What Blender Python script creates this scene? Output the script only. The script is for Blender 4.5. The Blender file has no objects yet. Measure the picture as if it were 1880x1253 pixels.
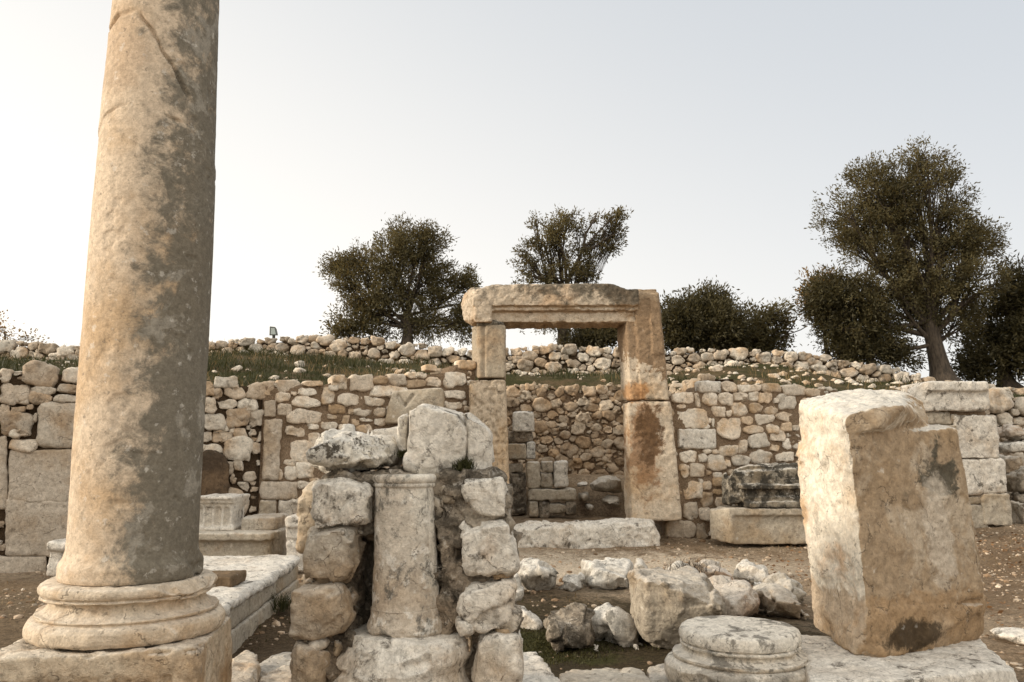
import bpy, bmesh, math, random
import numpy as np
from mathutils import Vector

# ------------------------------------------------------------------ basics
scene = bpy.context.scene
C = scene.collection
EYE = 1.35
PITCH = math.radians(8.0)
FPX = 1462.0            # focal length in photo pixels (28 mm on 36 mm)
ca, sa = math.cos(PITCH), math.sin(PITCH)


def ray(px, py):
    u = (px - 940.0) / FPX
    v = (626.5 - py) / FPX
    return u, ca - v * sa, sa + v * ca


def P(px, py, Y):
    x, y, z = ray(px, py)
    t = Y / y
    return (x * t, Y, EYE + z * t)


def G(px, py, z0=0.0):
    x, y, z = ray(px, py)
    t = (z0 - EYE) / z
    return (x * t, y * t, z0)


def PX(X, py, Y):
    """height of photo row py on the plane at depth Y"""
    _, y, z = ray(940, py)
    return EYE + z * Y / y


# ------------------------------------------------------------------ noise
def _hash(ix, iy, iz, seed):
    M = np.uint32
    h = (ix.astype(np.int64) * 374761393 + iy.astype(np.int64) * 668265263 +
         iz.astype(np.int64) * 2147483647 + seed * 974711) & 0xffffffff
    h = h.astype(np.uint64)
    h = ((h ^ (h >> np.uint64(13))) * np.uint64(1274126177)) & np.uint64(0xffffffff)
    h = ((h ^ (h >> np.uint64(16))) * np.uint64(2246822519)) & np.uint64(0xffffffff)
    h = h ^ (h >> np.uint64(15))
    return (h & np.uint64(0xffffff)).astype(np.float64) / float(0xffffff) * 2 - 1


def vnoise(p, scale=1.0, seed=0):
    q = np.asarray(p, float) * scale
    i = np.floor(q).astype(np.int64)
    f = q - i
    w = f * f * f * (f * (f * 6 - 15) + 10)
    r = 0
    for dx in (0, 1):
        wx = w[:, 0] if dx else 1 - w[:, 0]
        for dy in (0, 1):
            wy = w[:, 1] if dy else 1 - w[:, 1]
            for dz in (0, 1):
                wz = w[:, 2] if dz else 1 - w[:, 2]
                r = r + wx * wy * wz * _hash(i[:, 0] + dx, i[:, 1] + dy, i[:, 2] + dz, seed)
    return r


def fbm(p, scale=1.0, octv=4, seed=0, gain=0.5):
    a, s, tot, r = 1.0, scale, 0.0, 0.0
    for k in range(octv):
        r = r + a * vnoise(p, s, seed + 17 * k)
        tot += a
        a *= gain
        s *= 2.03
    return r / tot * 1.5


def sstep(a, b, x):
    t = np.clip((x - a) / (b - a), 0, 1)
    return t * t * (3 - 2 * t)


# ------------------------------------------------------------------ meshes
def mk_mesh(name, V, faces, mat=None, tint=None, smooth=True):
    """faces: list of int arrays (n,3) or (n,4)"""
    if isinstance(faces, np.ndarray):
        faces = [faces]
    faces = [np.asarray(f, dtype=np.int32) for f in faces if len(f)]
    me = bpy.data.meshes.new(name)
    V = np.asarray(V, dtype=np.float32)
    me.vertices.add(len(V))
    me.vertices.foreach_set('co', V.ravel())
    loops = np.concatenate([f.ravel() for f in faces])
    tot = np.concatenate([np.full(len(f), f.shape[1], np.int32) for f in faces])
    start = np.concatenate([[0], np.cumsum(tot)[:-1]]).astype(np.int32)
    me.loops.add(len(loops))
    me.loops.foreach_set('vertex_index', loops)
    me.polygons.add(len(tot))
    me.polygons.foreach_set('loop_start', start)
    me.polygons.foreach_set('loop_total', tot)
    me.polygons.foreach_set('use_smooth', np.full(len(tot), smooth))
    if tint is not None:
        at = me.color_attributes.new('tint', 'FLOAT_COLOR', 'POINT')
        t = np.ones((len(V), 4), np.float32)
        t[:, :3] = tint
        at.data.foreach_set('color', t.ravel())
    me.update(calc_edges=True)
    me.validate()
    if mat:
        me.materials.append(mat)
    return me


def base_of(V):
    return np.array([(V[:, 0].min() + V[:, 0].max()) / 2, (V[:, 1].min() + V[:, 1].max()) / 2, V[:, 2].min()])


def setp(o, label=None, cat=None, group=None, kind=None):
    if label:
        o['label'] = label
    if cat:
        o['category'] = cat
    if group:
        o['group'] = group
    if kind:
        o['kind'] = kind
    return o


def solo(name, V, F, mat, label, cat, group=None, kind=None, tint=None, smooth=True):
    V = np.asarray(V, float)
    b = base_of(V)
    o = bpy.data.objects.new(name, mk_mesh(name, V - b, F, mat, tint, smooth))
    o.location = b
    C.objects.link(o)
    return setp(o, label, cat, group, kind)


def struct(name, V, F, mat, tint=None, smooth=True):
    o = bpy.data.objects.new(name, mk_mesh(name, V, F, mat, tint, smooth))
    C.objects.link(o)
    o['kind'] = 'structure'
    return o


def thing(name, label, cat, base, group=None):
    o = bpy.data.objects.new(name, None)
    o.empty_display_size = 0.2
    o.location = base
    C.objects.link(o)
    return setp(o, label, cat, group)


def part(name, V, F, mat, parent, label=None, tint=None, smooth=True, kind=None):
    V = np.asarray(V, float)
    off = np.zeros(3)
    q = parent
    while q is not None:
        off += np.array(q.location)
        q = q.parent
    o = bpy.data.objects.new(name, mk_mesh(name, V - off, F, mat, tint, smooth))
    o.parent = parent
    C.objects.link(o)
    return setp(o, label, None, None, kind)


def join(lst):
    """[(V,F)] -> (V,[F...])"""
    Vs, Fs, n = [], [], 0
    for V, F in lst:
        if isinstance(F, np.ndarray):
            F = [F]
        Vs.append(V)
        for f in F:
            Fs.append(np.asarray(f) + n)
        n += len(V)
    q = [f for f in Fs if f.shape[1] == 4]
    t = [f for f in Fs if f.shape[1] == 3]
    out = []
    if q:
        out.append(np.concatenate(q))
    if t:
        out.append(np.concatenate(t))
    return np.concatenate(Vs), out


# ------------------------------------------------------------------ shells
def hull(pts):
    bm = bmesh.new()
    for p in pts:
        bm.verts.new(tuple(p))
    bm.verts.ensure_lookup_table()
    r = bmesh.ops.convex_hull(bm, input=bm.verts[:])
    junk = [g for g in r['geom_interior'] if isinstance(g, bmesh.types.BMVert)]
    if junk:
        bmesh.ops.delete(bm, geom=junk, context='VERTS')
    bm.verts.ensure_lookup_table()
    loose = [v for v in bm.verts if not v.link_faces]
    if loose:
        bmesh.ops.delete(bm, geom=loose, context='VERTS')
    bmesh.ops.recalc_face_normals(bm, faces=bm.faces[:])
    bmesh.ops.triangulate(bm, faces=bm.faces[:])
    bm.verts.index_update()
    V = np.array([v.co[:] for v in bm.verts])
    F = np.array([[v.index for v in f.verts] for f in bm.faces])
    bm.free()
    return V, F


def hexa(b, t):
    return hull(list(b) + list(t))


def box(cx, cy, cz, sx, sy, sz, rz=0.0):
    c, s = math.cos(rz), math.sin(rz)
    pts = []
    for a in (-.5, .5):
        for b in (-.5, .5):
            for d in (-.5, .5):
                x, y = a * sx, b * sy
                pts.append((cx + x * c - y * s, cy + x * s + y * c, cz + d * sz))
    return hull(pts)


def pxbox(x0, y0, x1, y1, Y0, Y1):
    """box whose front face at depth Y0 covers the photo rectangle"""
    a = P(x0, y1, Y0)
    b = P(x1, y0, Y0)
    zc, zs = (a[2] + b[2]) / 2, abs(b[2] - a[2])
    return box((a[0] + b[0]) / 2, (Y0 + Y1) / 2, zc, abs(b[0] - a[0]), Y1 - Y0, zs)


def lathe(prof, c, seg=72, tilt=(0, 0)):
    n = len(prof)
    a = np.arange(seg) * 2 * math.pi / seg
    V = []
    for r, z in prof:
        V.append(np.stack([r * np.cos(a), r * np.sin(a), np.full(seg, z)], 1))
    V = np.concatenate(V)
    F = []
    for i in range(n - 1):
        k = np.arange(seg)
        F.append(np.stack([i * seg + k, i * seg + (k + 1) % seg, (i + 1) * seg + (k + 1) % seg, (i + 1) * seg + k], 1))
    F = np.concatenate(F)
    b = len(V)
    V = np.concatenate([V, [[0, 0, prof[0][1]], [0, 0, prof[-1][1]]]])
    k = np.arange(seg)
    T = np.concatenate([np.stack([np.full(seg, b), (k + 1) % seg, k], 1),
                        np.stack([np.full(seg, b + 1), (n - 1) * seg + k, (n - 1) * seg + (k + 1) % seg], 1)])
    V[:, 0] += V[:, 2] * tilt[0]
    V[:, 1] += V[:, 2] * tilt[1]
    return V + np.array(c), [F, T]


def edges_of(F):
    e = []
    for f in (F if isinstance(F, list) else [F]):
        k = f.shape[1]
        for i in range(k):
            e.append(np.sort(np.stack([f[:, i], f[:, (i + 1) % k]], 1), 1))
    e = np.unique(np.concatenate(e), axis=0)
    return e


def normals_of(V, F):
    N = np.zeros_like(V)
    for f in (F if isinstance(F, list) else [F]):
        if f.shape[1] == 4:
            n = np.cross(V[f[:, 2]] - V[f[:, 0]], V[f[:, 3]] - V[f[:, 1]])
        else:
            n = np.cross(V[f[:, 1]] - V[f[:, 0]], V[f[:, 2]] - V[f[:, 0]])
        for i in range(f.shape[1]):
            for k in range(3):
                N[:, k] += np.bincount(f[:, i], n[:, k], len(V))
    return N / (np.linalg.norm(N, axis=1, keepdims=True) + 1e-12)


def lap(V, E, it, lam=0.5):
    n = len(V)
    deg = np.bincount(E.ravel(), minlength=n)[:, None].clip(1)
    for _ in range(it):
        A = np.zeros_like(V)
        for k in range(3):
            A[:, k] = np.bincount(E[:, 0], V[E[:, 1], k], n) + np.bincount(E[:, 1], V[E[:, 0], k], n)
        V = V + lam * (A / deg - V)
    return V


def voxel(shells, size):
    V, F = join(shells)
    me = mk_mesh('tmp', V, F)
    o = bpy.data.objects.new('tmp', me)
    C.objects.link(o)
    m = o.modifiers.new('r', 'REMESH')
    m.mode = 'VOXEL'
    m.voxel_size = size
    dg = bpy.context.evaluated_depsgraph_get()
    ev = o.evaluated_get(dg)
    em = ev.to_mesh()
    n = len(em.vertices)
    VV = np.empty(n * 3, np.float32)
    em.vertices.foreach_get('co', VV)
    VV = VV.reshape(-1, 3).astype(float)
    nl = len(em.loops)
    L = np.empty(nl, np.int32)
    em.loops.foreach_get('vertex_index', L)
    T = np.empty(len(em.polygons), np.int32)
    em.polygons.foreach_get('loop_total', T)
    ev.to_mesh_clear()
    bpy.data.objects.remove(o)
    bpy.data.meshes.remove(me)
    FF = []
    st = np.concatenate([[0], np.cumsum(T)[:-1]])
    for k in (4, 3):
        s = st[T == k]
        if len(s):
            FF.append(L[s[:, None] + np.arange(k)[None, :]])
    return VV, FF


def rockify(shells, vx, edge=0.02, rough=0.006, seed=0, chops=(), broken=0.5, big=0.0, bigscale=3.0,
            chip=0.0, rscale=14.0, pits=0.0, facet=0.0, fscale=8.0):
    """voxel-remesh the shells, wear the edges unevenly, roughen the faces"""
    V, F = voxel(shells, vx)
    E = edges_of(F)
    for n, p in chops:
        n = np.array(n, float)
        n /= np.linalg.norm(n)
        d = (V - np.array(p)) @ n
        d = d - 0.012 * fbm(V, 9, 3, seed + 91) * (1 if edge > 0.01 else .3)
        V = V - np.clip(d, 0, None)[:, None] * n
    it1 = max(1, int((edge / vx / 0.75) ** 2))
    it1 = min(it1, 30)
    V1 = lap(V, E, it1)
    V2 = lap(V1, E, min(60, it1 * 5))
    m = sstep(-0.15, 0.55, fbm(V, 4.0, 3, seed + 5))[:, None] * broken
    m2 = (0.4 + 0.6 * sstep(-.4, .4, fbm(V, 11.0, 2, seed + 8)))[:, None]
    W = V + (V1 - V) * m2
    W = W + (V2 - W) * m
    if chip > 0:   # bite pieces out of the edges
        curv = np.linalg.norm(V2 - V, axis=1)
        cm = sstep(0.15 * edge, 0.6 * edge, curv) * sstep(0.1, 0.5, fbm(V, 7.0, 3, seed + 33))
        c = V.mean(0)
        d = W - V
        W = W + d / (np.linalg.norm(d, axis=1, keepdims=True) + 1e-9) * (cm * chip)[:, None]
    N = normals_of(W, F)
    h = rough * fbm(W, rscale, 4, seed + 2, 0.55)
    if big:
        h = h + big * fbm(W, bigscale, 3, seed + 3)
    if facet:
        h = h + facet * facets(W, fscale, seed + 60)
        h = h + .18 * facet * facets(W, fscale * 2.6, seed + 61)
    if pits:
        h = h - pits * sstep(.25, .6, fbm(W, 22, 2, seed + 44))
    W = W + N * h[:, None]
    return W, F


def facets(p, scale, seed):
    """chiselled relief: every cell is a plane with its own tilt"""
    q = np.asarray(p) * scale
    q = q + .25 * np.stack([vnoise(q, 1.7, seed + 71), vnoise(q, 1.7, seed + 72), vnoise(q, 1.7, seed + 73)], 1)
    base = np.floor(q).astype(np.int64)
    best = np.full(len(q), 1e9)
    val = np.zeros(len(q))
    for dx in (-1, 0, 1):
        for dy in (-1, 0, 1):
            for dz in (-1, 0, 1):
                c = base + np.array([dx, dy, dz])
                o = np.stack([_hash(c[:, 0], c[:, 1], c[:, 2], seed + k) for k in range(3)], 1) * .5 + .5
                d = q - (c + o)
                d2 = (d * d).sum(1)
                t = np.stack([_hash(c[:, 0], c[:, 1], c[:, 2], seed + 5 + k) for k in range(3)], 1)
                v = (d * t).sum(1) + .35 * _hash(c[:, 0], c[:, 1], c[:, 2], seed + 9)
                m = d2 < best
                best = np.where(m, d2, best)
                val = np.where(m, v, val)
    return val / scale


def lathe_worn(prof, c, seed, seg=176, step=.006, tilt=(0, 0), rough=.003, chip=.02, big=.006, chops=(), damage=.35, bite=.25):
    """turned shape kept crisp, with bites knocked out of its rims"""
    pr = np.array(prof, float)
    d = np.concatenate([[0], np.cumsum(np.linalg.norm(np.diff(pr, axis=0), axis=1))])
    t = np.linspace(0, d[-1], int(d[-1] / step))
    pr = np.stack([np.interp(t, d, pr[:, 0]), np.interp(t, d, pr[:, 1])], 1)
    inner = [(pr[0, 0] * k, pr[0, 1]) for k in (.05, .5, .8)]
    outer = [(pr[-1, 0] * k, pr[-1, 1]) for k in (.9, .7, .5, .3, .1)] if pr[-1, 0] > .05 else []
    V, F = lathe(inner + [tuple(q) for q in pr] + outer, (0, 0, 0), seg, tilt)
    E = edges_of(F)
    S = lap(V, E, 40)
    cen = np.array([0, 0, (pr[0, 1] + pr[-1, 1]) / 2])
    cv = V + np.array(c)
    prot = ((V - S) * normals_of(V, F)).sum(1).clip(0)
    m = sstep(bite, bite + .35, fbm(cv, 5, 3, seed + 1))[:, None]
    W = V + (S - V) * m * damage * 2
    N = normals_of(W, F)
    W = W - N * (chip * sstep(.002, .012, prot) * sstep(.2, .45, fbm(cv, 9, 3, seed + 3)))[:, None]
    W = W + N * (rough * fbm(cv, 22, 4, seed + 4) + big * fbm(cv, 3.5, 3, seed + 5))[:, None]
    W = W + np.array(c)
    for n, p in chops:
        n = np.array(n, float)
        n /= np.linalg.norm(n)
        dd = (W - np.array(p)) @ n
        dd = dd + .012 * fbm(W, 7, 3, seed + 91) + .14 * facets(W, 5, seed + 7)
        W = W - np.clip(dd, 0, None)[:, None] * n
    return W, F


def rock_shell(outline, Y, thick, fs=0.72, bs=0.75, ff=0.45, seed=0, jit=0.06, chopn=0):
    r = np.random.default_rng(seed + 1000)
    p = np.array([P(x, y, Y) for x, y in outline])
    c = p.mean(0)
    pts = list(p)
    f = c + (p - c) * (fs + jit * r.normal(size=(len(p), 1)))
    f[:, 1] = Y - thick * ff * (1 + 0.25 * r.normal(size=len(p)))
    b = c + (p - c) * bs
    b[:, 1] = Y + thick * (1 - ff)
    f[:, 2] = np.maximum(f[:, 2], p[:, 2].min())
    return hull(list(pts) + list(f) + list(b))


def tr(region, scale_w, items):
    """zoom-window boxes -> photo boxes"""
    x0, y0, x1, y1 = region
    k = (x1 - x0) / scale_w
    return [tuple([x0 + b[0] * k, y0 + b[1] * k, x0 + b[2] * k, y0 + b[3] * k]) for b in items]


def trp(region, scale_w, pts):
    x0, y0, x1, y1 = region
    k = (x1 - x0) / scale_w
    return [(x0 + a * k, y0 + b * k) for a, b in pts]


def tube(path, rad, sides=8):
    path = np.asarray(path, float)
    rad = np.asarray(rad, float)
    n = len(path)
    t = np.gradient(path, axis=0)
    t /= np.linalg.norm(t, axis=1, keepdims=True) + 1e-9
    ref = np.array([0.31, 0.87, 0.38])
    a = np.cross(t, ref)
    a /= np.linalg.norm(a, axis=1, keepdims=True) + 1e-9
    b = np.cross(t, a)
    th = np.arange(sides) * 2 * math.pi / sides
    V = (path[:, None, :] + rad[:, None, None] * (np.cos(th)[None, :, None] * a[:, None, :] + np.sin(th)[None, :, None] * b[:, None, :])).reshape(-1, 3)
    F = []
    k = np.arange(sides)
    for i in range(n - 1):
        F.append(np.stack([i * sides + k, i * sides + (k + 1) % sides, (i + 1) * sides + (k + 1) % sides, (i + 1) * sides + k], 1))
    return V, np.concatenate(F)


# ------------------------------------------------------------------ materials
class NT:
    def __init__(self, mat):
        self.t = mat.node_tree
        self.t.nodes.clear()

    def n(self, typ, props=None, **inp):
        nd = self.t.nodes.new(typ)
        for k, v in (props or {}).items():
            setattr(nd, k, v)
        for k, v in inp.items():
            k = k.replace('_', ' ')
            s = nd.inputs[int(k)] if k.isdigit() else nd.inputs[k]
            self.put(s, v)
        return nd

    def put(self, s, v):
        if isinstance(v, bpy.types.NodeSocket):
            self.t.links.new(v, s)
        elif isinstance(v, (tuple, list)) and len(v) == 3 and s.type == 'RGBA':
            s.default_value = (*v, 1)
        else:
            s.default_value = v

    def noise(self, vec, scale, detail=4, rough=0.55, dist=0.0):
        return self.n('ShaderNodeTexNoise', Vector=vec, Scale=scale, Detail=detail, Roughness=rough, Distortion=dist).outputs['Fac']

    def rng(self, v, a, b, c=0.0, d=1.0):
        nd = self.n('ShaderNodeMapRange', {'interpolation_type': 'SMOOTHSTEP'})
        self.put(nd.inputs[0], v)
        for i, x in ((1, a), (2, b), (3, c), (4, d)):
            nd.inputs[i].default_value = x
        return nd.outputs[0]

    def math(self, op, a, b=0.0):
        nd = self.n('ShaderNodeMath', {'operation': op})
        self.put(nd.inputs[0], a)
        self.put(nd.inputs[1], b)
        return nd.outputs[0]

    def vmath(self, op, a, b=None):
        nd = self.n('ShaderNodeVectorMath', {'operation': op})
        self.put(nd.inputs[0], a)
        if b is not None:
            self.put(nd.inputs[1], b)
        return nd.outputs[1] if op in ('LENGTH', 'DOT_PRODUCT', 'DISTANCE') else nd.outputs[0]

    def mix(self, f, a, b, mode='MIX'):
        nd = self.n('ShaderNodeMix', {'data_type': 'RGBA', 'blend_type': mode})
        self.put(nd.inputs[0], f)
        self.put(nd.inputs[6], a)
        self.put(nd.inputs[7], b)
        return nd.outputs[2]


def new_mat(name):
    m = bpy.data.materials.new(name)
    m.use_nodes = True
    return m, NT(m)


PALE = (0.56, 0.485, 0.385)
WARM = (0.44, 0.325, 0.205)
OCHRE = (0.36, 0.205, 0.085)
DARK = (0.07, 0.058, 0.042)
WHITE = (0.72, 0.68, 0.61)


def stone_mat(name, pale=PALE, warm=WARM, stain=OCHRE, dark=DARK, wr=(0.42, 0.66), st=(0.58, 0.75), sa_=0.5,
              dt=(0.56, 0.68), da=0.6, wt=(0.62, 0.72), wa=0.4, scale=1.0, bump=0.5, tint=False, masks=(),
              stretch=(1, 1, 1), topwhite=0.0, veins=0.0, pit=0.35, cracks=0.55, specks=0.5):
    m, t = new_mat(name)
    geo = t.n('ShaderNodeNewGeometry')
    pos = geo.outputs['Position']
    v = t.vmath('MULTIPLY', pos, tuple(stretch))
    if tint:
        ta = t.n('ShaderNodeAttribute', {'attribute_name': 'tint'})
        v = t.vmath('ADD', v, t.vmath('MULTIPLY', ta.outputs['Vector'], (37.0, 23.0, 51.0)))
        sep = t.n('ShaderNodeSeparateColor')
        t.put(sep.inputs[0], ta.outputs['Color'])
    n1 = t.noise(v, 1.6 * scale, 5, 0.6)
    n2 = t.noise(t.vmath('ADD', v, (7.3, 2.1, 4.4)), 3.4 * scale, 6, 0.62, 0.4)
    n3 = t.noise(t.vmath('ADD', v, (17.3, 12.1, 1.4)), 5.5 * scale, 9, 0.72, 0.3)
    n4 = t.noise(t.vmath('ADD', v, (3.3, 22.1, 8.4)), 13.0 * scale, 6, 0.65)
    fine = t.noise(v, 75.0 * scale, 4, 0.7)
    mid = t.noise(v, 24.0 * scale, 5, 0.65)
    col = t.mix(t.rng(n1, *wr), pale, warm)
    if tint:
        col = t.mix(t.math('MULTIPLY', sep.outputs[1], 0.8), col, warm)
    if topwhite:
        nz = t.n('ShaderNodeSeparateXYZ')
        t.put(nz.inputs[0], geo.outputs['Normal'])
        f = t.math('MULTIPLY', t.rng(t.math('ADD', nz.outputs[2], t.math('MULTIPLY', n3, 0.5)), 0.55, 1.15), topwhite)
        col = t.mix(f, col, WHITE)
    col = t.mix(t.math('MULTIPLY', t.rng(n2, *st), sa_), col, stain)
    for mk in masks:
        if mk['k'] == 'dir':      # gradient along a direction in the place
            d = t.vmath('DOT_PRODUCT', t.vmath('SUBTRACT', pos, tuple(mk['c'])), tuple(mk['d']))
            d = t.math('ADD', d, t.math('MULTIPLY', t.math('SUBTRACT', n3, 0.5), mk.get('n', 0.4)))
            f = t.rng(d, mk['a'], mk['b'])
        elif mk['k'] == 'nrm':
            d = t.vmath('DOT_PRODUCT', geo.outputs['Normal'], tuple(mk['d']))
            f = t.rng(t.math('ADD', d, t.math('MULTIPLY', t.math('SUBTRACT', n2, 0.5), mk.get('n', 0.4))), mk['a'], mk['b'])
        else:
            s = mk.get('s', (1, 1, 1))
            dv = t.vmath('MULTIPLY', t.vmath('SUBTRACT', pos, tuple(mk['c'])), tuple(s))
            d = t.vmath('LENGTH', dv)
            d = t.math('ADD', d, t.math('MULTIPLY', t.math('SUBTRACT', n3, 0.5), mk.get('n', 0.6) * mk['r'] * 2))
            f = t.rng(d, mk['r'], mk['r'] * mk.get('soft', 0.6))
        if mk.get('patch'):
            f = t.math('MULTIPLY', f, t.rng(n2, *mk['patch']))
        f = t.math('MULTIPLY', f, mk.get('m', 1.0))
        col = t.mix(f, col, mk['col'])
    # lichen and dirt
    dk = t.math('MULTIPLY', t.rng(n3, *dt), da)
    if tint:
        dk = t.math('MULTIPLY', dk, t.math('ADD', 0.35, sep.outputs[2]))
    col = t.mix(dk, col, dark)
    col = t.mix(t.math('MULTIPLY', t.rng(n4, *wt), wa), col, WHITE)
    if veins:
        vv = t.math('ABSOLUTE', t.math('SUBTRACT', t.noise(v, 4.5 * scale, 7, 0.6, 1.2), 0.5))
        col = t.mix(t.math('MULTIPLY', t.rng(vv, 0.018, 0.0), veins), col, (0.12, 0.1, 0.08))
    # grain
    # dark specks and hairline cracks
    sp = t.noise(t.vmath('ADD', v, (31.0, 4.0, 15.0)), 17.0 * scale, 5, 0.75)
    col = t.mix(t.math('MULTIPLY', t.rng(sp, 0.6, 0.68), specks), col, dark)
    wv = t.vmath('ADD', v, t.vmath('MULTIPLY', t.n('ShaderNodeTexNoise', Vector=v, Scale=3.0 * scale, Detail=5, Roughness=0.65).outputs['Color'], (.35, .35, .35)))
    vc = t.n('ShaderNodeTexVoronoi', {'feature': 'DISTANCE_TO_EDGE'}, Vector=wv, Scale=2.6 * scale)
    ck = t.math('MULTIPLY', t.rng(vc.outputs['Distance'], 0.014, 0.003), t.rng(n4, 0.47, 0.56))
    col = t.mix(t.math('MULTIPLY', ck, cracks), col, (0.045, 0.035, 0.025))
    g = t.rng(fine, 0.3, 0.7, 0.86, 1.12)
    g2 = t.rng(mid, 0.34, 0.66, 0.84, 1.12)
    gg = t.math('MULTIPLY', g, g2)
    if tint:
        gg = t.math('MULTIPLY', gg, t.math('ADD', 0.62, t.math('MULTIPLY', sep.outputs[0], 0.62)))
    gc = t.n('ShaderNodeCombineColor')
    for i in range(3):
        t.put(gc.inputs[i], gg)
    col = t.mix(1.0, col, gc.outputs[0], 'MULTIPLY')
    pn = t.noise(t.vmath('ADD', v, (1.7, 5.5, 9.1)), 42.0 * scale, 3, 0.5)
    pm = t.rng(pn, 0.64, 0.74)
    col = t.mix(t.math('MULTIPLY', pm, pit), col, dark)
    h = t.math('ADD', t.math('MULTIPLY', mid, 0.7), t.math('MULTIPLY', fine, 0.22))
    h = t.math('ADD', h, t.math('MULTIPLY', n3, 1.6))
    h = t.math('SUBTRACT', h, t.math('MULTIPLY', ck, cracks * 0.8))
    rg_ = t.math('ABSOLUTE', t.math('SUBTRACT', n4, 0.5))
    h = t.math('SUBTRACT', h, t.math('MULTIPLY', t.rng(rg_, 0.05, 0.0), 0.25))
    h = t.math('SUBTRACT', h, t.math('MULTIPLY', pm, 0.5))
    bp = t.n('ShaderNodeBump', Strength=bump, Distance=0.02, Height=h)
    b = t.n('ShaderNodeBsdfPrincipled', Base_Color=col, Roughness=0.92, Normal=bp.outputs[0])
    b.inputs['Specular IOR Level'].default_value = 0.15
    o = t.n('ShaderNodeOutputMaterial', Surface=b.outputs[0])
    return m


def earth_mat(name, c1, c2, c3, green=None, gsc=0.8, gt=(0.5, 0.62), bump=0.8, scale=1.0, gmask=None, spots=()):
    m, t = new_mat(name)
    pos = t.n('ShaderNodeNewGeometry').outputs['Position']
    n1 = t.noise(pos, 0.7 * scale, 6, 0.6)
    n2 = t.noise(pos, 5.0 * scale, 8, 0.7)
    n3 = t.noise(pos, 28.0 * scale, 5, 0.7)
    n4 = t.noise(pos, 90.0 * scale, 3, 0.6)
    col = t.mix(t.rng(n1, 0.4, 0.62), c1, c2)
    col = t.mix(t.math('MULTIPLY', t.rng(n2, 0.5, 0.68), 0.7), col, c3)
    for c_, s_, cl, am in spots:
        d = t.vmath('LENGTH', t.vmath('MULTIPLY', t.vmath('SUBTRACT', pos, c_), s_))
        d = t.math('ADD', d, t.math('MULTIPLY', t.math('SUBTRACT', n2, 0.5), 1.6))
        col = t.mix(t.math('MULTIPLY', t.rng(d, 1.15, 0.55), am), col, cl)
    if green:
        gn = t.noise(t.vmath('ADD', pos, (4.2, 8.8, 0)), gsc, 7, 0.65)
        if gmask:
            d = t.vmath('LENGTH', t.vmath('MULTIPLY', t.vmath('SUBTRACT', pos, gmask[0]), gmask[1]))
            gn = t.math('ADD', gn, t.rng(d, 1.0, 0.2, -0.5, 0.14))
        col = t.mix(t.math('MULTIPLY', t.rng(gn, *gt), 0.85), col, green)
    k = t.math('MULTIPLY', t.rng(n3, 0.3, 0.7, 0.6, 1.35), t.rng(n4, 0.3, 0.7, 0.7, 1.25))
    gc = t.n('ShaderNodeCombineColor')
    for i in range(3):
        t.put(gc.inputs[i], k)
    col = t.mix(1.0, col, gc.outputs[0], 'MULTIPLY')
    h = t.math('ADD', t.math('ADD', n2, n3), t.math('MULTIPLY', n4, 0.5))
    bp = t.n('ShaderNodeBump', Strength=bump, Distance=0.03, Height=h)
    b = t.n('ShaderNodeBsdfPrincipled', Base_Color=col, Roughness=0.95, Normal=bp.outputs[0])
    b.inputs['Specular IOR Level'].default_value = 0.1
    t.n('ShaderNodeOutputMaterial', Surface=b.outputs[0])
    return m


def leaf_mat(name, c1, c2, trans=0.35, tcol=None):
    m, t = new_mat(name)
    ta = t.n('ShaderNodeAttribute', {'attribute_name': 'tint'})
    sep = t.n('ShaderNodeSeparateColor')
    t.put(sep.inputs[0], ta.outputs['Color'])
    col = t.mix(sep.outputs[0], c1, c2)
    d = t.n('ShaderNodeBsdfPrincipled', Base_Color=col, Roughness=0.6)
    d.inputs['Specular IOR Level'].default_value = 0.25
    tr_ = t.n('ShaderNodeBsdfTranslucent', Color=t.mix(0.6, col, tcol or c2))
    mx = t.n('ShaderNodeMixShader', Fac=trans)
    t.put(mx.inputs[1], d.outputs[0])
    t.put(mx.inputs[2], tr_.outputs[0])
    t.n('ShaderNodeOutputMaterial', Surface=mx.outputs[0])
    return m


def bark_mat(name, c1, c2):
    m, t = new_mat(name)
    pos = t.n('ShaderNodeNewGeometry').outputs['Position']
    n = t.noise(t.vmath('MULTIPLY', pos, (6, 6, 1.5)), 3.0, 6, 0.7)
    col = t.mix(t.rng(n, 0.35, 0.65), c1, c2)
    bp = t.n('ShaderNodeBump', Strength=0.8, Distance=0.04, Height=n)
    b = t.n('ShaderNodeBsdfPrincipled', Base_Color=col, Roughness=0.9, Normal=bp.outputs[0])
    t.n('ShaderNodeOutputMaterial', Surface=b.outputs[0])
    return m


def flat_mat(name, col, rough=0.6, metal=0.0):
    m, t = new_mat(name)
    pos = t.n('ShaderNodeNewGeometry').outputs['Position']
    n = t.noise(pos, 30, 4)
    c = t.mix(t.rng(n, .3, .7), tuple(x * .8 for x in col), col)
    b = t.n('ShaderNodeBsdfPrincipled', Base_Color=c, Roughness=rough, Metallic=metal)
    t.n('ShaderNodeOutputMaterial', Surface=b.outputs[0])
    return m

SUN_ELEV, SUN_AZIM, SUN_POW, SUN_ANG = 17.0, 98.0, 3.6, 7.0
SKY_SAT, SKY_STR = 0.45, 0.125
HAZE_MIX = 0.8
HAZE_LO = (10.9, 10.4, 9.6)
HAZE_HI = (5.9, 6.25, 6.65)
SKY_FILL_BACK = (14.6, 13.9, 12.7)

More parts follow.
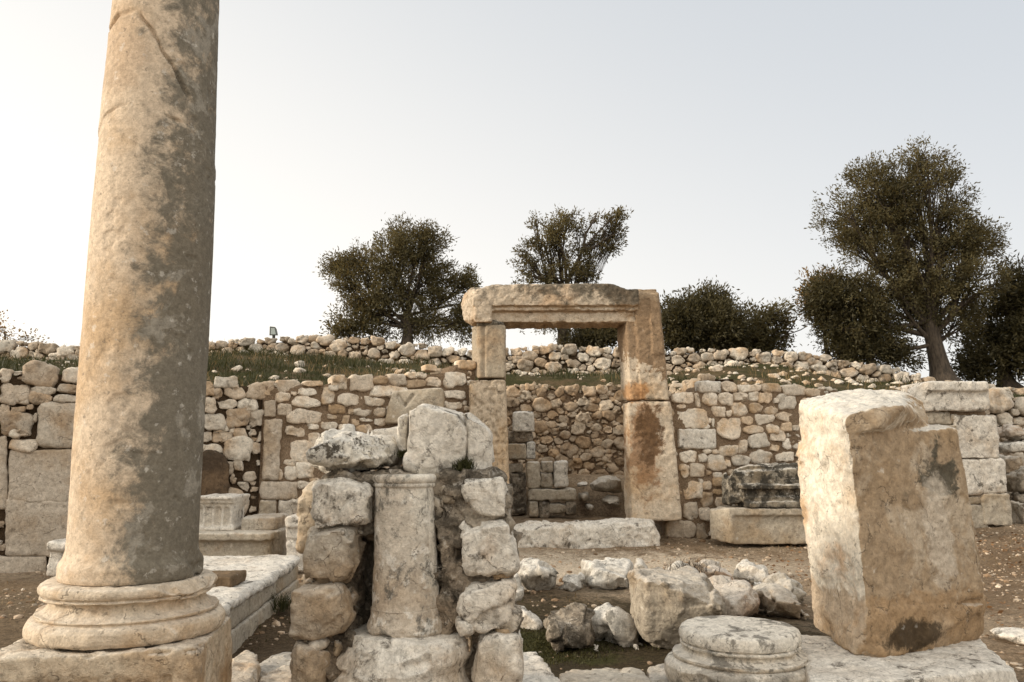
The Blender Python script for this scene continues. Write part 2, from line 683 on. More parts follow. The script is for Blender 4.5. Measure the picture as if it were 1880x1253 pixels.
# ------------------------------------------------------------------ materials of the place
M_colL = P(175, 700, 3.55)
M_colR = P(330, 700, 3.5)
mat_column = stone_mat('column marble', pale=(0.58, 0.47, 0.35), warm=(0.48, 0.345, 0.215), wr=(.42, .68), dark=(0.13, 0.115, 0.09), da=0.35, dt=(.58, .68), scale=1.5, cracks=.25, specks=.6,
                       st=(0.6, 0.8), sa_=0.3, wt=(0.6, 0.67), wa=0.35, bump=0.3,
                       masks=[dict(k='dir', c=(-1.665, 3.5, 1), d=(1, 0.0, -0.03), a=-0.06, b=0.1, n=.75, col=(0.148, 0.134, 0.105), m=0.92),  # grey lichen on the right, with that side's shading painted in as well
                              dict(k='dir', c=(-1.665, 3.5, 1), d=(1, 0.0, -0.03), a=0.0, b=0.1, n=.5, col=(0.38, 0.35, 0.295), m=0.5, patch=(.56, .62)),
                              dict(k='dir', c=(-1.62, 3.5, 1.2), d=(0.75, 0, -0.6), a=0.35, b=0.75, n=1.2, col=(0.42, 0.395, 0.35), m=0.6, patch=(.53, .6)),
                              dict(k='spot', c=P(210, 85, 3.45), r=.2, n=.8, col=(.48, .36, .25), m=.7, s=(1, .3, .8))])
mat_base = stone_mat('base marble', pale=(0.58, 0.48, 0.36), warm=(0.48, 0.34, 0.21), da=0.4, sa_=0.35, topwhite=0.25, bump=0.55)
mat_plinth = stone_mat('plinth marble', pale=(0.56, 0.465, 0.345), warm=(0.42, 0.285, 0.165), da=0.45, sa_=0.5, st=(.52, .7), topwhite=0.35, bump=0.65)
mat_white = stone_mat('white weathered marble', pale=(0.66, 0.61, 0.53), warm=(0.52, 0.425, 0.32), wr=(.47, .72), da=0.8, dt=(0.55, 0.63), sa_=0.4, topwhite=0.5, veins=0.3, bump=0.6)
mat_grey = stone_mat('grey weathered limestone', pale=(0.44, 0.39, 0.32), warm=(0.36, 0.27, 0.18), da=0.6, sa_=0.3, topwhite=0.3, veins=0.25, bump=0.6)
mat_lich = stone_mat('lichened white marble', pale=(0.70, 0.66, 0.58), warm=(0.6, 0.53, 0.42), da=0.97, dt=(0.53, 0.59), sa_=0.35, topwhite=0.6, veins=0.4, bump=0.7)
mat_small = stone_mat('pedestal shaft marble', pale=(0.52, 0.46, 0.38), warm=(0.43, 0.345, 0.255), dark=(0.1, 0.094, 0.08), da=0.85, dt=(.51, .6), sa_=0.2, wt=(.54, .62), wa=.6, veins=0.25, bump=0.4,
                      masks=[dict(k='dir', c=(P(760, 1000, 3.9)[0], 4, .9), d=(1, 0, .25), a=-.02, b=.08, n=.5, col=(.68, .63, .54), m=.85), dict(k='dir', c=(P(765, 1000, 3.9)[0], 4, .9), d=(1, 0, -.1), a=-.02, b=.06, n=.6, col=(.11, .1, .085), m=.85, patch=(.47, .54))])
mat_block = stone_mat('tall block limestone', pale=(0.70, 0.63, 0.52), warm=(0.58, 0.44, 0.29), wr=(.48, .68), stain=(0.45, 0.25, 0.105), st=(.5, .7), sa_=.6, da=0.4, topwhite=0.0, bump=0.45,
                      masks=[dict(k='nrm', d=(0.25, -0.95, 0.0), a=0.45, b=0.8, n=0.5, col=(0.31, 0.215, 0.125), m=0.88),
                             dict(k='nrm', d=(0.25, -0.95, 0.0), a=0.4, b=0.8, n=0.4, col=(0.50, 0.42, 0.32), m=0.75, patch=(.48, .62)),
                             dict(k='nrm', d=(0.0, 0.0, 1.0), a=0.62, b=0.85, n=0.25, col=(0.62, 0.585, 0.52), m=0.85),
                             dict(k='dir', c=P(1540, 1108, 4.3), d=(0, 0, 1), a=.02, b=-.03, n=.35, col=(0.34, 0.215, 0.11), m=.6),
                             dict(k='spot', c=P(1782, 862, 4.45), r=0.19, n=2.0, col=(0.075, 0.068, 0.05), m=0.9, s=(1, .1, 1), patch=(.42, .5)),
                             dict(k='spot', c=P(1775, 985, 4.45), r=0.3, n=1.0, col=(0.55, 0.48, 0.39), m=0.7, s=(2.2, .1, .8)),
                             dict(k='spot', c=P(1722, 1190, 4.35), r=0.29, n=1.5, col=(0.055, 0.038, 0.022), m=0.92, s=(1, .1, 2.9))])  # dark hollow at the foot: its shade painted in as colour
JY = 11.72
mat_jamb = stone_mat('door frame marble', pale=(0.55, 0.46, 0.35), warm=(0.49, 0.355, 0.225), sa_=0.5, da=0.5, wa=.2, bump=0.6,
                     masks=[dict(k='dir', c=P(1190, 676, JY), d=(0.5, 0, 1), a=-.02, b=.03, n=1.6, col=(0.25, 0.165, 0.095), m=.9),
                            dict(k='dir', c=P(1190, 560, JY), d=(0, 0, 1), a=-.02, b=.1, n=.8, col=(0.42, 0.33, 0.23), m=.45),
                            dict(k='spot', c=P(1168, 720, JY), r=0.2, n=0.9, col=(0.4, 0.19, 0.06), m=0.7, s=(.8, .3, 1)),
                            dict(k='spot', c=P(1184, 815, JY), r=0.52, n=1.3, col=(0.26, 0.135, 0.06), m=0.75, s=(1.8, .2, .62)),
                            dict(k='spot', c=P(1192, 800, JY), r=0.36, n=1.7, col=(0.10, 0.055, 0.026), m=0.8, s=(1.6, .2, .7))])
mat_jamb_old = stone_mat('door jamb rough marble', pale=(0.52, 0.425, 0.315), warm=(0.48, 0.33, 0.19), sa_=0.5, da=0.85, dt=(.57, .66), stretch=(1, 1, .7), wa=.2, bump=0.7)
mat_jamb_up = stone_mat('door jamb grey marble', pale=(0.38, 0.32, 0.24), warm=(0.36, 0.26, 0.165), sa_=0.3, da=0.4, wa=.2, bump=0.5)
mat_lintel = stone_mat('lintel marble', pale=(0.52, 0.43, 0.325), warm=(0.46, 0.33, 0.215), sa_=0.35, da=0.4, bump=0.6,
                       masks=[dict(k='dir', c=P(1060, 552, JY), d=(0.12, 0, 1.0), a=-0.1, b=0.16, n=1.1, col=(0.09, 0.078, 0.057), m=0.85, patch=(.40, .5)),
                              dict(k='spot', c=P(1150, 535, JY), r=0.42, n=.8, col=(0.09, 0.075, 0.055), m=0.8, s=(1, .3, 1.6)),
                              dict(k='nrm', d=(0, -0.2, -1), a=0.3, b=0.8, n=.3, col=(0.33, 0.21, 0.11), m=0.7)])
mat_wall_stone = stone_mat('mortared wall stones', pale=(0.65, 0.585, 0.49), warm=(0.46, 0.32, 0.19), st=(.62, .8), sa_=.5, da=0.5, wa=.35, tint=True, bump=0.6)
mat_dry_stone = stone_mat('dry wall stones', pale=(0.60, 0.54, 0.45), warm=(0.43, 0.31, 0.2), st=(.62, .78), sa_=.5, da=0.55, wa=.35, tint=True, bump=0.6)
mat_ashlar = stone_mat('grey ashlar', pale=(0.50, 0.43, 0.345), warm=(0.38, 0.29, 0.2), sa_=.25, da=0.45, wa=.3, veins=.2, bump=0.55)
mat_chamber = stone_mat('chamber wall stones', pale=(0.56, 0.47, 0.36), warm=(0.42, 0.29, 0.175), st=(.6, .75), sa_=.6, da=0.5, wa=.3, tint=True, bump=0.6)
mat_mortar = earth_mat('mortar', (0.23, 0.162, 0.105), (0.27, 0.195, 0.13), (0.15, 0.098, 0.058), bump=0.7, scale=2)
mat_dark_earth = earth_mat('wall core earth', (0.075, 0.05, 0.03), (0.1, 0.068, 0.042), (0.05, 0.033, 0.02), scale=2)
mat_core = stone_mat('pier rubble core', pale=(0.38, 0.325, 0.255), warm=(0.28, 0.215, 0.15), dark=(0.06, 0.05, 0.037), da=0.75, dt=(.46, .58), sa_=.3, wt=(.56, .66), wa=.35, bump=1.0)
mat_sarc = stone_mat('dark carved lid', pale=(0.30, 0.265, 0.21), warm=(0.2, 0.16, 0.11), dark=(0.045, 0.04, 0.032), da=0.95, dt=(.42, .55), sa_=.2, topwhite=.6, wt=(.58, .68), wa=.5, bump=0.8)
mat_trough = stone_mat('trough limestone', pale=(0.43, 0.375, 0.295), warm=(0.37, 0.285, 0.19), sa_=.3, da=.4, topwhite=.3, bump=.5)
mat_rock_w = stone_mat('white boulder', pale=(0.63, 0.60, 0.54), warm=(0.46, 0.40, 0.32), dark=(0.1, 0.095, 0.08), da=.8, dt=(.52, .64), sa_=.2, topwhite=.6, veins=.35, bump=.7)
mat_rock_r = stone_mat('reddish boulder', pale=(0.48, 0.40, 0.315), warm=(0.38, 0.24, 0.145), stain=(.33, .13, .05), sa_=.5, da=.5, topwhite=.5, veins=.35, bump=.7)
mat_rock_b = stone_mat('brown grey boulder', pale=(0.40, 0.345, 0.27), warm=(0.33, 0.25, 0.165), sa_=.35, da=.55, topwhite=.45, veins=.25, bump=.7)
mat_ground = earth_mat('courtyard earth', (0.23, 0.165, 0.105), (0.34, 0.265, 0.185), (0.12, 0.078, 0.045), green=(0.05, 0.05, 0.016), gsc=.9, gt=(.52, .64), bump=.8, gmask=(P(1060, 1130, 6.3), (0.6, 0.75, 0)),
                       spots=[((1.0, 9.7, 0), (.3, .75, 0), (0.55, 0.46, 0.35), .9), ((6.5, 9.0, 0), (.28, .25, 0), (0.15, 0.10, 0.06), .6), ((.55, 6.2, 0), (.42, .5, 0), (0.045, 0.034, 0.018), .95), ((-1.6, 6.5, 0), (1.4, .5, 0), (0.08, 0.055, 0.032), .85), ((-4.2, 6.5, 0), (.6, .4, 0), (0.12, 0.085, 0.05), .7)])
mat_bank = earth_mat('bank earth', (0.13, 0.09, 0.05), (0.085, 0.068, 0.034), (0.06, 0.042, 0.023), green=(0.042, 0.045, 0.015), gsc=.8, gt=(.4, .55), bump=.9)
mat_gravel = stone_mat('gravel', pale=(0.58, 0.49, 0.38), warm=(0.27, 0.17, 0.095), da=.4, tint=True, bump=.3)
mat_grass = leaf_mat('grass', (0.026, 0.030, 0.010), (0.085, 0.080, 0.028), .3)
mat_moss = leaf_mat('moss', (0.035, 0.034, 0.010), (0.095, 0.085, 0.026), .2)
mat_grass_dry = leaf_mat('dry grass', (0.16, 0.11, 0.05), (0.3, 0.2, 0.09), .3)
mat_leaf = leaf_mat('olive leaves', (0.034, 0.031, 0.013), (0.145, 0.125, 0.06), .3, (0.3, 0.2, 0.06))
mat_leaf2 = leaf_mat('dark shrub leaves', (0.026, 0.023, 0.010), (0.085, 0.072, 0.032), .25, (0.2, 0.15, 0.05))
mat_leaf_glow = leaf_mat('backlit glow leaves', (0.09, 0.06, 0.02), (0.28, 0.17, 0.065), .45, (0.55, 0.33, 0.1))  # golden backlight painted into the leaf colour
mat_bark = bark_mat('olive bark', (0.035, 0.026, 0.018), (0.095, 0.07, 0.047))

# ------------------------------------------------------------------ ground
PIT = P(1060, 1130, 6.3)


def gz(x, y):
    x = np.asarray(x, float)
    y = np.asarray(y, float)
    z = -0.13 * np.exp(-(((x - PIT[0]) / 1.0) ** 2 + ((y - PIT[1]) / 0.9) ** 2))
    z = z + 0.24 * sstep(4.5, 8.0, x) * sstep(9.0, 13.0, y)
    z = z + 0.22 * sstep(11.8, 12.4, y) * sstep(-1, -.3, x) * (1 - sstep(2.4, 3.0, x))
    z = z + .06 * sstep(10.4, 11.25, y) * sstep(-2, -1, x) * (1 - sstep(5.0, 6.0, x))
    return z


def gzr(x, y):
    x = np.asarray(x, float)
    y = np.asarray(y, float)
    p = np.stack([x.ravel(), y.ravel(), np.zeros(x.size)], 1)
    fade = (np.exp(-(p[:, 0] / 40) ** 2 - (p[:, 1] / 40) ** 2))
    return gz(x, y) + ((0.03 * fbm(p, 0.9, 3, 3) + 0.012 * fbm(p, 5, 3, 4)) * fade).reshape(x.shape)


def grid_faces(nx, ny):
    i = np.arange((nx - 1) * (ny - 1))
    a = (i // (nx - 1)) * nx + i % (nx - 1)
    return np.stack([a, a + 1, a + nx + 1, a + nx], 1)


xs = np.concatenate([[-400, -200, -100, -50, -30, -20, -15], np.arange(-11, 11.01, 0.07), [15, 20, 30, 50, 100, 200, 400]])
ys = np.concatenate([[-300, -100, -40, -20, -10, -4, -1], np.arange(1.0, 17.0, 0.07), [20, 30, 50, 100, 250, 800]])
gx, gy = np.meshgrid(xs, ys)
gzz = gzr(gx, gy)
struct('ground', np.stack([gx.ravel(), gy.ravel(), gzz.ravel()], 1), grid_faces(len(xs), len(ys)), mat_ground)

# ------------------------------------------------------------------ walls
TH = np.arange(28) * 2 * math.pi / 28
RINGS = [0.0, 0.34, 0.6, 0.79, 0.91, 0.98, 1.0]


class Wall:
    def __init__(self, A, B, seed=0):
        self.A = np.array(A, float)
        self.B = np.array(B, float)
        d = self.B - self.A
        self.L = np.linalg.norm(d)
        self.d = d / self.L
        self.n = np.array([self.d[1], -self.d[0]])
        self.rng = np.random.default_rng(seed)
        self.seed = seed
        self.V, self.F, self.T, self.nv = [], [], [], 0
        self.obs = []

    def on(self, px, py):
        x, y, z = ray(px, py)
        # solve t*(x,y) = A + s d
        det = x * (-self.d[1]) + y * self.d[0]
        t = (self.A[0] * (-self.d[1]) + self.A[1] * self.d[0]) / det
        p = np.array([t * x, t * y])
        return float((p - self.A) @ self.d), EYE + t * z

    def world(self, s, h, d):
        s, h, d = np.broadcast_arrays(np.asarray(s, float), np.asarray(h, float), np.asarray(d, float))
        return np.stack([self.A[0] + self.d[0] * s + self.n[0] * d, self.A[1] + self.d[1] * s + self.n[1] * d, h], -1)

    def stone(self, s, h, rad, depth, tint=None, back=0.14, prof=9.0, off=0.0, th=TH):
        """one stone; rad = outline radius per angle"""
        r = self.rng
        M = len(th)
        tx, ty = r.normal(0, 0.12, 2)
        S, H, D = [], [], []
        for k, q in enumerate(RINGS[1:]):
            S.append(q * rad * np.cos(th))
            H.append(q * rad * np.sin(th))
            D.append(np.full(M, depth * max(0, 1 - q ** prof) ** (1 / 2.6)))
        S.append(0.97 * rad * np.cos(th))
        H.append(0.97 * rad * np.sin(th))
        D.append(np.full(M, -back))
        S = np.concatenate([[0]] + S)
        H = np.concatenate([[0]] + H)
        D = np.concatenate([[depth]] + D)
        D = D + (tx * S + ty * H) * (D > -back * .9)
        self.V.append(self.world(s + S, h + H, D + off))
        k = np.arange(M)
        self.F.append((np.stack([np.zeros(M, int), 1 + k, 1 + (k + 1) % M], 1) + self.nv,
                       np.concatenate([np.stack([1 + j * M + k, 1 + (j + 1) * M + k, 1 + (j + 1) * M + (k + 1) % M, 1 + j * M + (k + 1) % M], 1)
                                       for j in range(len(RINGS) - 1)]) + self.nv))
        if tint is None:
            tint = (r.uniform(0.25, 1.0), max(0, r.normal(0.2, 0.3)), r.uniform(0, 1))
        self.T.append(np.tile(np.clip(tint, 0, 1), (len(S), 1)))
        self.nv += len(S)

    def box_px(self, b, n=None, depth=None, tint=None, jit=1.0, off=0.0, **kw):
        x0, y0, x1, y1 = b
        r = self.rng
        s0, h0 = self.on((x0 + x1) / 2, y1)
        s1, h1 = self.on((x0 + x1) / 2, y0)
        a0, _ = self.on(x0, (y0 + y1) / 2)
        a1, _ = self.on(x1, (y0 + y1) / 2)
        w, h = (a1 - a0) / 2, (h1 - h0) / 2
        # half planes: four tilted sides and a few cut corners
        nx, ny, nd = [], [], []
        asp = min(2.2, max(.45, w / h))
        for a_, dist in ((0, w), (math.pi / 2, h), (math.pi, w), (-math.pi / 2, h)):
            a_ += r.normal(0, .10) * jit
            nx.append(math.cos(a_)); ny.append(math.sin(a_)); nd.append(dist * (1 + r.normal(0, .03) * jit))
        for sx, sy in ((1, 1), (1, -1), (-1, 1), (-1, -1)):
            if r.uniform() < .75 * jit:
                a_ = math.atan2(sy / h, sx / w) + r.normal(0, .22)
                ux, uy = math.cos(a_), math.sin(a_)
                nx.append(ux); ny.append(uy); nd.append((abs(ux) * w + abs(uy) * h) * r.uniform(.70, .95))
        nx, ny, nd = np.array(nx), np.array(ny), np.array(nd)
        co = (np.cos(TH)[:, None] * nx + np.sin(TH)[:, None] * ny).clip(1e-4)
        rad = ((co / nd) ** 16).sum(1) ** (-1 / 16)
        ph = r.uniform(0, 6.28, 4)
        rad = rad * (1 + jit * (0.02 * np.sin(3 * TH + ph[0]) + 0.025 * np.sin(5 * TH + ph[1]) + .025 * np.sin(9 * TH + ph[2])))
        x2, y2 = rad * np.cos(TH), rad * np.sin(TH)
        sc, hc = (a0 + a1) / 2, (h0 + h1) / 2
        th = np.arctan2(y2, x2)
        self.stone(sc, hc, np.hypot(x2, y2), depth or min(0.06, 0.3 * min(w, h) + .012), tint, th=th, off=off, **kw)
        self.obs.append((sc, hc, w, h))

    def pack(self, inside, s0, s1, h0, h1, radii, an=1.3, tries=4000, gap=0.012, depth=0.3, depth_max=.09, cap=1.7, avoid=0.95, tint=None, off=0.0, p=15.0):
        r = self.rng
        P_, R_ = np.zeros((0, 2)), np.zeros(0)
        ob = np.array(self.obs) if self.obs else np.zeros((0, 4))
        for rad, nt in radii:
            cand = np.stack([r.uniform(s0, s1, nt), r.uniform(h0, h1, nt)], 1)
            rr = rad * r.uniform(.8, 1.2, nt)
            for (s, h), q in zip(cand, rr):
                if not inside(s, h, q):
                    continue
                if len(ob):
                    dx = (np.abs(ob[:, 0] - s) - ob[:, 2]).clip(0)
                    dy = (np.abs(ob[:, 1] - h) - ob[:, 3]).clip(0)
                    if (np.hypot(dx, dy) < q * avoid).any():
                        continue
                if len(P_):
                    dd = np.hypot((P_[:, 0] - s) / an, P_[:, 1] - h)
                    if (dd < (R_ + q) * .88).any():
                        continue
                P_ = np.vstack([P_, [s, h]])
                R_ = np.append(R_, q)
        u = np.stack([np.cos(TH), np.sin(TH)], 1)
        for i in range(len(P_)):
            dv = (P_ - P_[i]) / np.array([an, 1.0])
            ds = np.hypot(dv[:, 0], dv[:, 1])
            nb = np.where((ds > 1e-6) & (ds < (R_[i] + R_) * 1.9))[0]
            ir = 1.0 / (R_[i] * cap * (1 + 0.08 * np.sin(2 * TH + r.uniform(0, 6)) + .05 * np.sin(3 * TH + r.uniform(0, 6))))
            acc = ir ** p
            for a_, q_ in ((0, 1.22), (math.pi / 2, .98), (math.pi, 1.22), (-math.pi / 2, .98)):
                a_ += r.normal(0, .16)
                acc = acc + ((np.cos(TH - a_)).clip(1e-4) / (R_[i] * q_ * r.uniform(.9, 1.12))) ** p
            if len(nb):
                dj = (ds[nb] ** 2 + R_[i] ** 2 - R_[nb] ** 2) / (2 * ds[nb]) - gap / 2
                dj = dj.clip(0.02 * R_[i] + 0.004)
                co = (u @ (dv[nb] / ds[nb][:, None]).T).clip(1e-4)
                acc = acc + ((co / dj[None, :]) ** p).sum(1)
            rad = acc ** (-1 / p)
            rad = rad * (1 + .03 * np.sin(4 * TH + r.uniform(0, 6)) + .025 * np.sin(7 * TH + r.uniform(0, 6)))
            x, y = rad * np.cos(TH) * an, rad * np.sin(TH)
            self.stone(P_[i, 0], P_[i, 1], np.hypot(x, y), min(depth_max, depth * R_[i] + .01), tint(r) if tint else None,
                       th=np.arctan2(y, x), off=off + r.normal(0, .012))
        return P_, R_

    def mesh(self, rough=0.012, sc=9.0, fac=.26):
        V = np.concatenate(self.V)
        F = [np.concatenate([f[1] for f in self.F]), np.concatenate([f[0] for f in self.F])]
        T = np.concatenate(self.T)
        N = normals_of(V, F)
        V = V + N * (rough * fbm(V, sc, 4, self.seed + 3, .55) + fac * facets(V, 5.5, self.seed + 13))[:, None]
        self.V, self.F, self.T, self.nv = [], [], [], 0
        return V, F, T

    def body(self, s0, s1, h0, top, thick=0.5, off=0.0, res=0.07, amp=0.015, drop=0.0):
        """backing mass: rough front face, top, ends and back"""
        ns = max(2, int((s1 - s0) / res))
        s = np.linspace(s0, s1, ns)
        ht = np.array([top(x) for x in s]) - drop
        nh = max(3, int((ht.max() - h0) / res))
        t = np.linspace(0, 1, nh)
        S = np.tile(s, (nh, 1))
        H = h0 + (ht - h0)[None, :] * t[:, None]
        V = self.world(S.ravel(), H.ravel(), np.full(S.size, off))
        nz = fbm(V, 5.0, 4, self.seed + 70) * amp
        V[:, 0] += self.n[0] * nz
        V[:, 1] += self.n[1] * nz
        V[:, 2] += nz * (np.repeat(t, ns) > .9)
        F = [grid_faces(ns, nh)]
        B = V.copy()
        B[:, 0] -= self.n[0] * thick
        B[:, 1] -= self.n[1] * thick
        n = len(V)
        F.append(F[0][:, ::-1] + n)
        k = np.arange(ns - 1)
        tr_ = (nh - 1) * ns
        F.append(np.stack([tr_ + k, tr_ + k + 1, n + tr_ + k + 1, n + tr_ + k], 1))
        k = np.arange(nh - 1) * ns
        F.append(np.stack([k + ns, k, n + k, n + k + ns], 1))
        k = k + ns - 1
        F.append(np.stack([k, k + ns, n + k + ns, n + k], 1))
        return np.concatenate([V, B]), np.concatenate(F)


def curve(w, pts):
    q = sorted(w.on(x, y) for x, y in pts)
    s = np.array([a for a, b in q])
    h = np.array([b for a, b in q])
    return lambda x: np.interp(x, s, h)


def warm(r, lo=.35, hi=1.0, g=.2):
    return (r.uniform(lo, hi), max(0, r.normal(g, .3)), r.uniform(0, 1))


# ---- left wall (large ashlars and dry rubble) and the mortared wall beside the doorway: one line
LA, LB = P(0, 830, 9.4), P(862, 830, 11.95)
ld = np.array([LB[0] - LA[0], LB[1] - LA[1]])
LA2 = (LA[0] - ld[0] * .5, LA[1] - ld[1] * .5)

wl = Wall(LA2, LB[:2], 11)
Z1 = (0, 560, 560, 933)
stones_A = tr(Z1, 1880, [(145, 355, 360, 505), (0, 392, 80, 480), (380, 385, 540, 485), (0, 490, 190, 610), (190, 505, 355, 560), (355, 488, 520, 550),
                         (55, 558, 175, 615), (180, 545, 322, 615), (325, 550, 500, 605), (0, 618, 75, 690), (60, 625, 165, 670), (165, 615, 210, 655),
                         (0, 660, 205, 800), (210, 670, 230, 720), (230, 605, 500, 880), (60, 830, 228, 900), (50, 772, 200, 818), (-180, 400, -15, 520), (-200, 540, -20, 700), (-190, 720, -20, 800)])
Z3 = (350, 580, 910, 953)
stones_B = tr(Z3, 1880, [(145, 375, 290, 445), (60, 395, 140, 495), (200, 432, 340, 510), (345, 412, 522, 515), (525, 400, 685, 475), (60, 500, 165, 600), (130, 455, 200, 515),
                         (165, 515, 285, 575), (290, 512, 412, 582), (60, 600, 215, 710), (215, 570, 357, 685), (370, 585, 445, 685), (130, 712, 252, 778),
                         (262, 688, 348, 752), (365, 695, 410, 742), (90, 790, 200, 850), (205, 740, 378, 885), (375, 785, 437, 855), (262, 880, 320, 955),
                         (325, 965, 405, 1020), (240, 970, 275, 1030), (190, 680, 222, 708), (225, 685, 268, 722), (340, 680, 370, 708), (405, 890, 437, 925), (412, 705, 440, 780),
                         (-100, 520, 50, 640), (-120, 660, 50, 780), (-90, 800, 50, 900)])
for b in stones_A:
    wl.box_px(b, tint=warm(wl.rng, .35, .8, .12), depth=.07)
for b in stones_B:
    wl.box_px(b, tint=warm(wl.rng, .35, .85, .2))
topL = curve(wl, [(-800, 640), (-300, 668), (0, 690), (60, 672), (130, 680), (200, 690), (370, 698), (440, 702), (478, 704), (520, 706)])
sq, _ = wl.on(478, 830)
s00, _ = wl.on(0, 830)
# ashlar blocks as parts of the wall
ashlars = tr(Z1, 1880, [(50, 890, 458, 1225), (-8, 806, 46, 1262)]) + tr((0, 880, 560, 1253), 1880, [(35, 125, 470, 475), (-30, 472, 290, 650), (300, 490, 520, 650)]) + \
    [(-150, 800, -12, 930), (-170, 938, -12, 1060)]
for x0, y0, x1, y1 in ashlars:
    a0, h1 = wl.on((x0 + x1) / 2, y0)
    a1, h0 = wl.on((x0 + x1) / 2, y1)
    b0, _ = wl.on(x0, (y0 + y1) / 2)
    b1, _ = wl.on(x1, (y0 + y1) / 2)
    wl.obs.append(((b0 + b1) / 2, (h0 + h1) / 2, (b1 - b0) / 2, (h1 - h0) / 2))
wl.pack(lambda s, h, r: s < sq - r and h < topL(s) - r and h > -0.15, 0, sq, -.15, 3.2, [(.2, 500), (.1, 900), (.06, 2500), (.035, 5000)], an=1.2, depth_max=.05, gap=.01,
        tint=lambda r: warm(r, .2, .7, .35), off=-.02)
baseL = wl.world((s00 + sq) / 2, 0, 0)
tw = thing('rubble_wall', 'dry stone wall of large grey ashlar blocks with rubble above, behind the tall column', 'stone wall', baseL)
V, F = wl.body(0, sq, -.3, topL, .6, -.03, drop=.06)
part('core', V, F, mat_dark_earth, tw)
V, F, T = wl.mesh(.012, 9, .15)
part('rubble_stones', V, F, mat_dry_stone, tw, tint=T)
for i, (x0, y0, x1, y1) in enumerate(ashlars):
    c = [wl.on(x0, y1), wl.on(x1, y1), wl.on(x1, y0), wl.on(x0, y0)]
    fr = [wl.world(s, h, .05) for s, h in c]
    bk = [wl.world(s, h, -.3) for s, h in c]
    V, F = rockify([hull(fr + bk)], .03, .03, .012, 40 + i, broken=.5, big=.01)
    part('ashlar_block', V, F, mat_ashlar, tw)
# dark arched slab set in the foot of that wall
a = [wl.on(x, y) for x, y in trp(Z3, 1880, [(60, 1130), (235, 1120), (235, 930), (215, 865), (160, 832), (100, 828), (60, 850)])]
V, F = rockify([hull([wl.world(s, h, .10) for s, h in a] + [wl.world(s, h, -.1) for s, h in a])], .03, .03, .015, 60)
mat_darkslab = stone_mat('dark arched stone', pale=(.075, .052, .034), warm=(.15, .1, .06), wr=(.5, .7), da=.6, sa_=.2, wa=.12, bump=.6)
solo('arched_stele', V, F, mat_darkslab, 'dark brown round-topped slab at the wall foot just right of the tall column', 'stone slab')

# ---- mortared rubble wall
wc = Wall(wl.world(sq, 0, .03)[:2], P(872, 830, 11.95)[:2], 23)
stones_C = tr(Z3, 1880, [(525, 470, 612, 530), (612, 462, 650, 490), (655, 440, 780, 495), (690, 398, 820, 440), (860, 372, 968, 450), (980, 365, 1120, 465), (1215, 358, 1325, 430), (1330, 350, 1395, 385), (1395, 350, 1450, 385),
                         (1450, 380, 1540, 440), (1555, 345, 1695, 440), (1645, 275, 1750, 335), (1105, 432, 1340, 498), (1560, 455, 1695, 515), (1565, 530, 1670, 580),
                         (850, 425, 900, 460), (800, 447, 885, 545), (905, 480, 1060, 555), (1075, 505, 1195, 560), (615, 500, 800, 562), (535, 545, 615, 615), (590, 582, 830, 670),
                         (848, 545, 950, 605), (970, 575, 1000, 610), (1000, 572, 1118, 620), (1125, 568, 1200, 625), (840, 612, 900, 640), (935, 615, 980, 668),
                         (995, 640, 1040, 680), (1042, 630, 1125, 657), (1125, 630, 1195, 680), (720, 668, 788, 702), (800, 652, 905, 705), (915, 680, 1000, 715),
                         (1020, 672, 1120, 722), (585, 685, 715, 750), (720, 722, 800, 800), (600, 768, 770, 905), (565, 885, 648, 925), (580, 922, 655, 1010),
                         (655, 908, 770, 1000), (510, 940, 565, 1012), (655, 1020, 735, 1060), (735, 1000, 800, 1030), (535, 1135, 680, 1240), (820, 730, 900, 800),
                         (1440, 300, 1520, 345), (1550, 590, 1690, 660), (1560, 690, 1700, 780), (1200, 560, 1300, 640), (1330, 560, 1440, 640), (1250, 660, 1380, 740), (1400, 680, 1520, 760)])
orange = tr(Z3, 1880, [(1125, 380, 1212, 420), (1330, 395, 1445, 445)])
for b in stones_C:
    wc.box_px(b, tint=warm(wc.rng, .5, 1.0, .1), depth=.04)
for b in orange:
    wc.box_px(b, tint=(.4, 1, .5), depth=.04)
topC = curve(wc, [(470, 706), (525, 702), (600, 700), (630, 690), (700, 682), (760, 684), (800, 680), (835, 680), (838, 664), (880, 664)])
quoins = tr(Z3, 1880, [(445, 520, 528, 628), (440, 636, 565, 1015), (428, 1020, 655, 1130), (420, 1135, 520, 1250)])
for x0, y0, x1, y1 in quoins:
    s0, h0 = wc.on(x0, y1)
    s1, h1 = wc.on(x1, y0)
    wc.obs.append(((s0 + s1) / 2, (h0 + h1) / 2, (s1 - s0) / 2, (h1 - h0) / 2))
wc.pack(lambda s, h, r: s > 0.02 + r and h < topC(s) - .8 * r and h > -.1, 0, wc.L, -.1, 2.9, [(.16, 160), (.09, 300), (.05, 900), (.03, 2600)], an=1.25, depth_max=.025, gap=.03, cap=1.1, avoid=1.5,
        tint=lambda r: warm(r, .35, .95, .15))
tw = thing('rubble_wall', 'mortared rubble wall left of the doorway, ended by a tall upright block', 'stone wall', wc.world(wc.L / 2, 0, 0))
V, F = wc.body(0, wc.L, -.3, topC, .6, 0.0, drop=.05, res=.05)
part('mortar', V, F, mat_mortar, tw)
V, F, T = wc.mesh(.010, 9, .13)
part('rubble_stones', V, F, mat_wall_stone, tw, tint=T)
